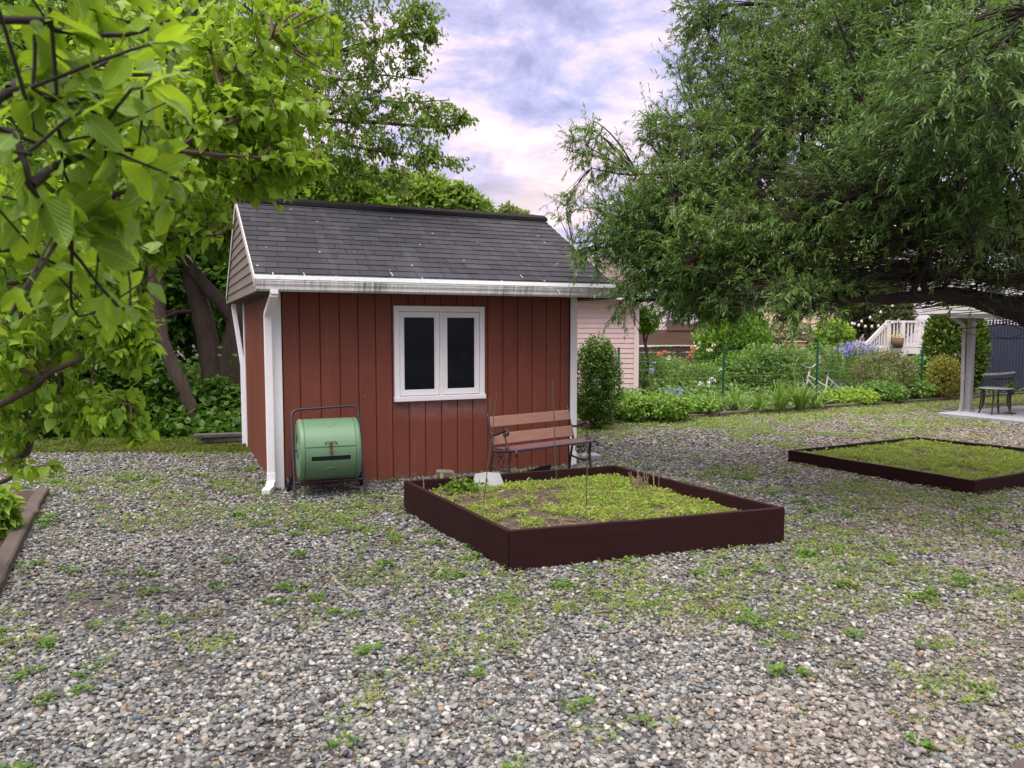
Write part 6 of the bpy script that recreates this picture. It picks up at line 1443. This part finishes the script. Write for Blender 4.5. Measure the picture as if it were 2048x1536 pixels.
# mid row perennials
mids = ((1235, 800, 738, 70, 900, LM_gc2, .07, 'rambling leafy plant at the foot of the pink garage wall'), (1290, 798, 715, 90, 1500, LM_gc2, .065, 'leafy perennials with one blue spike left of the poppies'), (1340, 790, 722, 90, 1600, LM_grass, .05, 'feathery fine leaved perennials below the red poppies'), (1400, 800, 735, 90, 1400, LM_gc2, .06, 'leafy plant under the white blossoms'), (1470, 795, 715, 90, 1500, LM_gc, .075, 'broad leaved perennial right of the second green post'), (1520, 800, 700, 95, 1700, LM_gc2, .07, 'tall leafy perennials in the middle of the bed'), (1575, 800, 700, 95, 1700, LM_gc2, .07, 'tall leafy perennials left of the bicycle handlebar'), (1640, 790, 695, 80, 1500, LM_gc2, .06, 'leafy lupin plants behind the bicycle handlebar'), (1690, 785, 698, 80, 1600, LM_gc2, .06, 'leafy lupin plants behind the bicycle saddle'), (1730, 780, 700, 70, 1300, LM_gc2, .06, 'leafy lupin plants under the purple flower spikes'), (1545, 790, 712, 80, 1300, LM_lime, .065, 'yellow green leafy perennials between the two right hand green posts'))
for (u, vb, vt, wp, n, lm, ll, lb) in mids:
    g, w, h = dims(u, vb, vt, wp); shrub('perennial_plant', lb, 'plant', bk(g, .5), w * 1.25, w * .9, h * 1.1, lm, ('ovate', ll * 1.45, .42), int(n * 1.45), 16, .02, .2, LM_gc2, None, .7)
# bigger shrubs and small trees of the garden
g, w, h = dims(1356, 775, 664, 105); shrub('peony_shrub', 'lime green shrub with layered lobed leaves in front of the brown fence', 'shrub', bk(g, .6), w * 1.05, w * .9, h, LM_lime, ('heart', .13, .7), 1500, 22, .12)
g, w, h = dims(1462, 792, 604, 128); shrub('tall_bush', 'tall fan shaped green bush rising above the garden in front of the peach house', 'shrub', bk(g, 1.0), w * 1.1, w * .95, h, LM_bush, ('ovate', .11, .48), 13000, 34, .0, .25, M_bark2, None, .9, 0, 1.25, .012, cull=-2.0)
g, w, h = dims(1800, 808, 702, 10)
g, w, h = dims(1765, 806, 702, 128); shrub('rose_bush', 'olive and reddish rose bush to the right of the bicycle', 'shrub', bk(g, .75), w * 1.05, w * .8, h, LM_rose, ('ovate', .062, .6), 4200, 30, .0, .3, M_twig, None, .5)
g, w, h = dims(1885, 804, 712, 76); shrub('golden_shrub', 'yellow tipped shrub in front of the arborvitae beside the porch post', 'shrub', bk(g, .55), w * 1.05, w * .9, h, LM_gold, ('ovate', .055, .5), 2600, 22, .0, .35)
g, w, h = dims(1832, 800, 715, 60); shrub('leafy_shrub', 'mid green leafy shrub between the rose bush and the golden shrub', 'shrub', bk(g, .8), w * 1.2, w, h, LM_gc2, ('ovate', .09, .6), 1500, 18, .0, .3)
g, w, h = dims(1906, 800, 600, 122); shrub('arborvitae', 'broad dense arborvitae with upright bright green sprays beside the picket fence', 'tree', bk(g, 1.0), w * 1.15, w * .95, h + .1, LM_arbor, ('narrow', .11, .55), 15000, 12, .0, .55, M_bark, None, 1.1, 0, .80, .03, 9)
g, w, h = dims(1410, 770, 690, 60); T_, pw_ = shrub('flowering_shrub', 'shrub with scattered white blossoms under the tall green bush', 'shrub', bk(g, .4), w * 1.3, w, h, LM_gc2, ('ovate', .07, .6), 1000, 14, .05)
def flowers(name, label, cat, c, n, sp, size, mat, stem_h, kind='kite', group=None, per=7):
    """n flower heads on thin stems around c; sp = spread (x,y,z)"""
    c = np.array(c, float); T = thing(name, label, cat, tuple(c), 0, group); hd = np.stack([rng.normal(0, sp[0], n), rng.normal(0, sp[1], n), stem_h + rng.normal(0, sp[2], n)], 1)
    link_np('stems', [tubes(np.stack([hd * (.7, .7, 0), hd * (.9, .9, .5), hd], 1), np.full((n, 3), .004), 4)], LM_gc2, T)
    pos = (hd[:, None] + rng.normal(0, size * .25, (n, per, 3))).reshape(-1, 3) + c; N = len(pos)
    leaf_obj('petals', [leaves(kind, pos, rng.normal(size=(N, 3)), rng.normal(size=(N, 3)) + (0, 0, .6), size * rng.uniform(.7, 1.2, N), size * .8)], mat, T, c); return T
for (u, v, lb) in ((1318, 711, 'lower left of the pair of red poppies before the lime green shrub'), (1330, 704, 'upper right of the pair of red poppies before the lime green shrub'), (1379, 712, 'single orange red poppy on the right of the lime green shrub'), (1386, 697, 'small dark red poppy highest against the lime green shrub')):
    p = P3(u, v, 15.6); flowers('poppy', lb, 'flower', (p[0], 15.6, .02), 1, (.0, .0, .0), .06, LM_red, p[2] - .02, 'heart', 'poppies', 12)
p = P3(1410, 765, 15.3); flowers('columbine', 'pale white and lilac blossoms beside the second green post', 'flower', (p[0], 15.3, .02), 8, (.18, .15, .13), .055, LM_white, p[2], 'kite', None, 6)
p = P3(1392, 700, 17.5); flowers('spirea_blossom', 'cream blossoms under the tall bush, against dark leaves', 'flower', (p[0], 17.5, .02), 9, (.25, .2, .14), .06, leafmat('cream_petal', (.62, .60, .46), (.7, .68, .55), None, .3), p[2], 'kite', None, 6)
p = P3(1347, 779, 14.3); flowers('forget_me_not', 'patch of pale blue flowers low in the bed', 'flower', (p[0], 14.3, .02), 30, (.13, .10, .04), .03, LM_bluefl, max(.22, p[2] - .05), 'kite', None, 6)
p = P3(1306, 744, 14.8); flowers('blue_flower_spike', 'single pale blue flower spike left of the feathery plants', 'flower', (p[0], 14.8, .02), 7, (.03, .03, .08), .04, LM_bluefl, p[2], 'kite', None, 6)
Tl = []
for (u, v, lb) in ((1690, 704, 'purple lupin spikes farthest left behind the saddle'), (1705, 696, 'cluster of purple lupin spikes, second from the left'), (1720, 694, 'cluster of purple lupin spikes, second from the right'), (1737, 702, 'purple lupin spikes nearest the white stair rail')):
    p = P3(u, v, 18.8); flowers('lupin', lb, 'flower', (p[0], 18.8, .02), 20, (.13, .12, .09), .05, LM_purple, p[2], 'kite', 'lupins', 9)
# small trees beyond the bed
def small_tree(name, label, u, vt, vb, w_px, Y, lmat, leafk=('ovate', .10, .6), n=1600, trunk=None, r=.07, cat='tree', dens=1):
    c = P3(u, vt, Y); b = np.array([c[0], Y, 0.]); z0 = P3(u, vb, Y)[2]; w = w_px * Y / CF; tm = trunk or M_bark
    env = env_ellipsoids([(c[0], Y, (c[2] + z0) / 2, w / 2, w * .42, (c[2] - z0) / 2, 1.0), (c[0] - w * .25, Y, z0 + (c[2] - z0) * .35, w * .3, w * .3, (c[2] - z0) * .3, .4), (c[0] + w * .28, Y, z0 + (c[2] - z0) * .45, w * .26, w * .3, (c[2] - z0) * .35, .4)], .35, .25, 2.2)
    zc = (c[2] + z0) / 2
    return make_tree(name, label, cat, b, [([tuple(b), (c[0] + .05, Y, z0 * .6 + .05), (c[0] - .04, Y, z0 * .9 + .1), (c[0], Y, zc)], r, r * .4), ([(c[0], Y, z0 * .8 + .05), (c[0] - w * .2, Y, zc)], r * .5, r * .25), ([(c[0], Y, z0 * .8 + .05), (c[0] + w * .22, Y, zc)], r * .5, r * .25)], env, (16, 70, n), (*leafk, 7), lmat, tm, (r * .3, r * .15, r * .06), .2, .15, .9, .1)
small_tree('dogwood_tree', 'pale variegated small tree with light trunk behind the garden', 1572, 632, 700, 100, 23.0, LM_varieg, ('ovate', .10, .6), 900, paint('pale_bark', (.34, .29, .24), (.25, .21, .17), .8, 8), .06)
small_tree('small_tree', 'rounded light green small tree left of the string lights', 1648, 630, 705, 110, 24.0, LM_lime, ('ovate', .11, .5), 1300)
small_tree('conifer_tree', 'dark olive evergreen behind the string lights and white stairs', 1752, 560, 700, 150, 28.5, LM_conif, ('narrow', .16, .4), 2600, None, .12)
small_tree('small_tree', 'green shrubby tree at the right corner of the pink garage', 1292, 590, 668, 52, 18.2, LM_bush, ('ovate', .09, .5), 500, None, .05)
# dense low cover filling the whole bed between the plants (nobody could count it)
N = 30000; f1 = rng.uniform(-.10, 1.15, N); f2 = rng.random(N) ** .8 * 7.5 + .10; d_ = (E2 - E1); n_ = np.array([-d_[1], d_[0]]) / np.linalg.norm(d_); q = E1 + d_ * f1[:, None] + n_ * f2[:, None]
x, y = q.T; m = (~in_shed(x, y, .1)) & ((y < 16.6) | (x > GX + .3)) & (y < 24.5); x, y = x[m], y[m]; N = len(x); hh = np.clip(.10 + f2[m] * .11, .1, .62) * (.5 + fnoise(x, y, 1.1, 91))
pos = np.stack([x, y, rng.random(N) ** .6 * hh + .03], 1); L = rng.uniform(.06, .12, N)
leaf_obj('garden_groundcover', [leaves('ovate', pos, rng.normal(size=(N, 3)) + (0, 0, .35), np.array([0, 0, 1.]) + rng.normal(size=(N, 3)) * .5, L, L * .5, .35)], LM_gc2, None, kind='stuff')

# ================================================================== shaded undergrowth on the left
N = 26000; x = rng.uniform(-15, -2.6, N); y = 11.3 + rng.random(N) ** 1.3 * 5 + .25 * np.maximum(0, x + 4); m = ~in_shed(x, y, .15) & (np.hypot(x + 5.2, y - 13.4) > .45); x, y = x[m], y[m]; N = len(x)
hh = np.clip((y - 11.1) * .6, .12, .85) * (.35 + 1.1 * fnoise(x, y, .9, 95)); pos = np.stack([x, y, rng.random(N) ** .6 * hh + .04], 1); L = rng.uniform(.07, .15, N)
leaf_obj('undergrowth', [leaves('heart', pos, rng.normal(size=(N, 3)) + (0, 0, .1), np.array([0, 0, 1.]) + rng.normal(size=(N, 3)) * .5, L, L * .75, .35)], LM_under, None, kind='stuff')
for (u, vb, vt, wp, n, ll, lb) in ((60, 895, 640, 200, 2600, .11, 'leafy dark shrub at the picture edge behind the bright branches'), (210, 885, 690, 170, 2400, .11, 'leafy dark shrub under the wooden rail'), (330, 880, 730, 150, 1900, .11, 'broad leaved shaded shrub left of the thick trunk'), (440, 872, 765, 90, 800, .10, 'climbing shrub hugging the thick trunk beside the shed')):
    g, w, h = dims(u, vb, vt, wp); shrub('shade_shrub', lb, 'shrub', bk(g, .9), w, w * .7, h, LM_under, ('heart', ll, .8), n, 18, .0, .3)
for i, (u, vb, vt, wp, n, lb) in enumerate(((25, 1075, 985, 85, 700, 'bright leafy plant in the left bed behind the edging'), (-30, 1040, 960, 120, 800, 'dark leafy plant at the far end of the left bed'), (-60, 1170, 1060, 130, 800, 'bright leafy plant beside the near length of the left edging'))):
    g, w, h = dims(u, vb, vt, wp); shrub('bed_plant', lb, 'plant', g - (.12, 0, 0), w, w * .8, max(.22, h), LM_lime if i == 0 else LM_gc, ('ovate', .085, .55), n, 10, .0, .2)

# ================================================================== trees far behind
def back_tree(name, label, balls, Y, lmat, base_u, n3=2200, ll=.26, group=None, r=.22, leafk='ovate'):
    A = np.array([(u, v, Y, s, w) for u, v, s, w in balls], float); env = mk_env(A, (1, 1, .9), .38); b = P3(base_u, 700, Y); b = np.array([b[0], Y, 0.])
    zc = np.mean([P3(u, v, Y)[2] for u, v, _, _ in balls]); tp = env(1)[0] * 0 + np.array([b[0], Y, zc])
    lim = [([tuple(b), tuple(b * .6 + tp * .4 + (.1, 0, 0)), tuple(tp)], r, r * .4)] + [([tuple(b * .45 + tp * .55), tuple(P3(u, v, Y))], r * .4, r * .12) for u, v, _, _ in balls[:6]]
    return make_tree(name, label, 'tree', b, lim, env, (24, 140, n3), (leafk, ll, .62, 8), lmat, M_bark, (.05, .025, .012), .15, .25, .9, .08, group=group)
back_tree('background_tree', 'bushy green tree crown rising behind the middle of the shed roof', [(640, 370, 70, 1), (700, 380, 70, 1), (560, 350, 90, 1), (620, 450, 110, 1), (740, 420, 50, .6)], 22, LM_maple, 640, 2600, .2)
back_tree('background_tree', 'rounded tree crown behind the right half of the shed ridge', [(850, 400, 60, 1), (915, 410, 52, 1), (800, 420, 60, .9), (880, 470, 90, 1), (960, 425, 28, .3)], 30, LM_bg, 870, 2400, .24)
back_tree('background_tree', 'yellow green treetop between the two darker crowns behind the ridge', [(790, 385, 50, 1), (830, 375, 34, .5), (770, 430, 60, 1)], 34, LM_bg2, 790, 1200, .26)
back_tree('background_tree', 'small pale distant treetop just right of the rounded crown', [(1015, 432, 24, 1), (1040, 440, 22, .8), (995, 445, 22, .7), (1020, 480, 40, 1)], 48, LM_bg2, 1018, 900, .30)
back_tree('background_tree', 'tall shaded tree filling the gap at the upper left', [(120, 120, 220, 1), (300, 160, 220, 1), (60, 380, 240, 1), (260, 400, 220, 1), (400, 330, 120, .7), (380, 120, 130, .6), (200, 560, 200, .9)], 20, LM_maple, 220, 4600, .24, r=.3)
back_tree('background_tree', 'dark tree low behind the undergrowth on the left', [(100, 620, 170, 1), (280, 640, 150, 1), (400, 560, 120, .9), (-50, 560, 200, 1), (470, 640, 80, .5)], 18, LM_under, 180, 3200, .2)
back_tree('background_tree', 'tree behind the shed seen between trunk and gable', [(470, 520, 90, 1), (540, 480, 110, 1), (620, 520, 120, 1)], 19, LM_maple, 560, 1600, .2)
back_tree('background_tree', 'distant tree beyond the peach house and brown fence', [(1640, 560, 120, 1), (1760, 540, 130, 1), (1560, 600, 70, .5), (1900, 520, 150, 1)], 55, LM_bg, 1690, 1800, .42)
back_tree('background_tree', 'distant tree beyond the pink garage and pale house', [(1380, 560, 80, 1), (1450, 560, 80, 1), (1330, 600, 60, .5)], 60, LM_bg, 1410, 1200, .42)

# ================================================================== wire fence of the garden
M_gpost = paint('post_green', (.012, .10, .065), (.010, .08, .05), .5, 6, bump=.05); M_wiref = paint('wire_grey', (.30, .34, .32), None, .4, metal=.5)
pts = [(1233, 795, 695), (1446, 783, 693), (1632, 775, 684), (1842, 772, 690)]
g0 = G(1233, 830, .02); wf_ = thing('wire_fence', 'thin wire garden fence on dark green metal posts among the plants', 'fence', (g0[0], g0[1], 0)); tops = []
base_ = [G(1236, 832), G(1446, 822), G(1632, 812), G(1842, 802)]
for (u, vb, vt), b in zip(pts, base_):
    tz = P3(u, vt, b[1])[2]; o = (b[0] - g0[0], b[1] - g0[1]); lean = .03 * random.uniform(-1, 1); tops.append((o, tz))
    m = MB(); m.bar((o[0] + lean, o[1], 0), (o[0], o[1], tz), .045, .012); m.bar((o[0] + lean, o[1] - .016, 0), (o[0], o[1] - .016, tz), .012, .03); m.build('post', M_gpost, wf_)
m = MB()
for (a, za), (b, zb) in zip(tops[:-1], tops[1:]):
    for k in range(7):
        f = .15 + k * .13; m.tube([(a[0], a[1], za * f), ((a[0] + b[0]) / 2, (a[1] + b[1]) / 2, (za + zb) / 2 * f - .03), (b[0], b[1], zb * f)],   .0014, 4)
    L = math.hypot(b[0] - a[0], b[1] - a[1]); n = int(L / .15)
    for i in range(1, n): f = i / n; m.tube([(a[0] + (b[0] - a[0]) * f, a[1] + (b[1] - a[1]) * f, .1), (a[0] + (b[0] - a[0]) * f, a[1] + (b[1] - a[1]) * f, (za + (zb - za) * f) * .93)], .0008, 3)
m.build('wire', M_wiref, wf_)
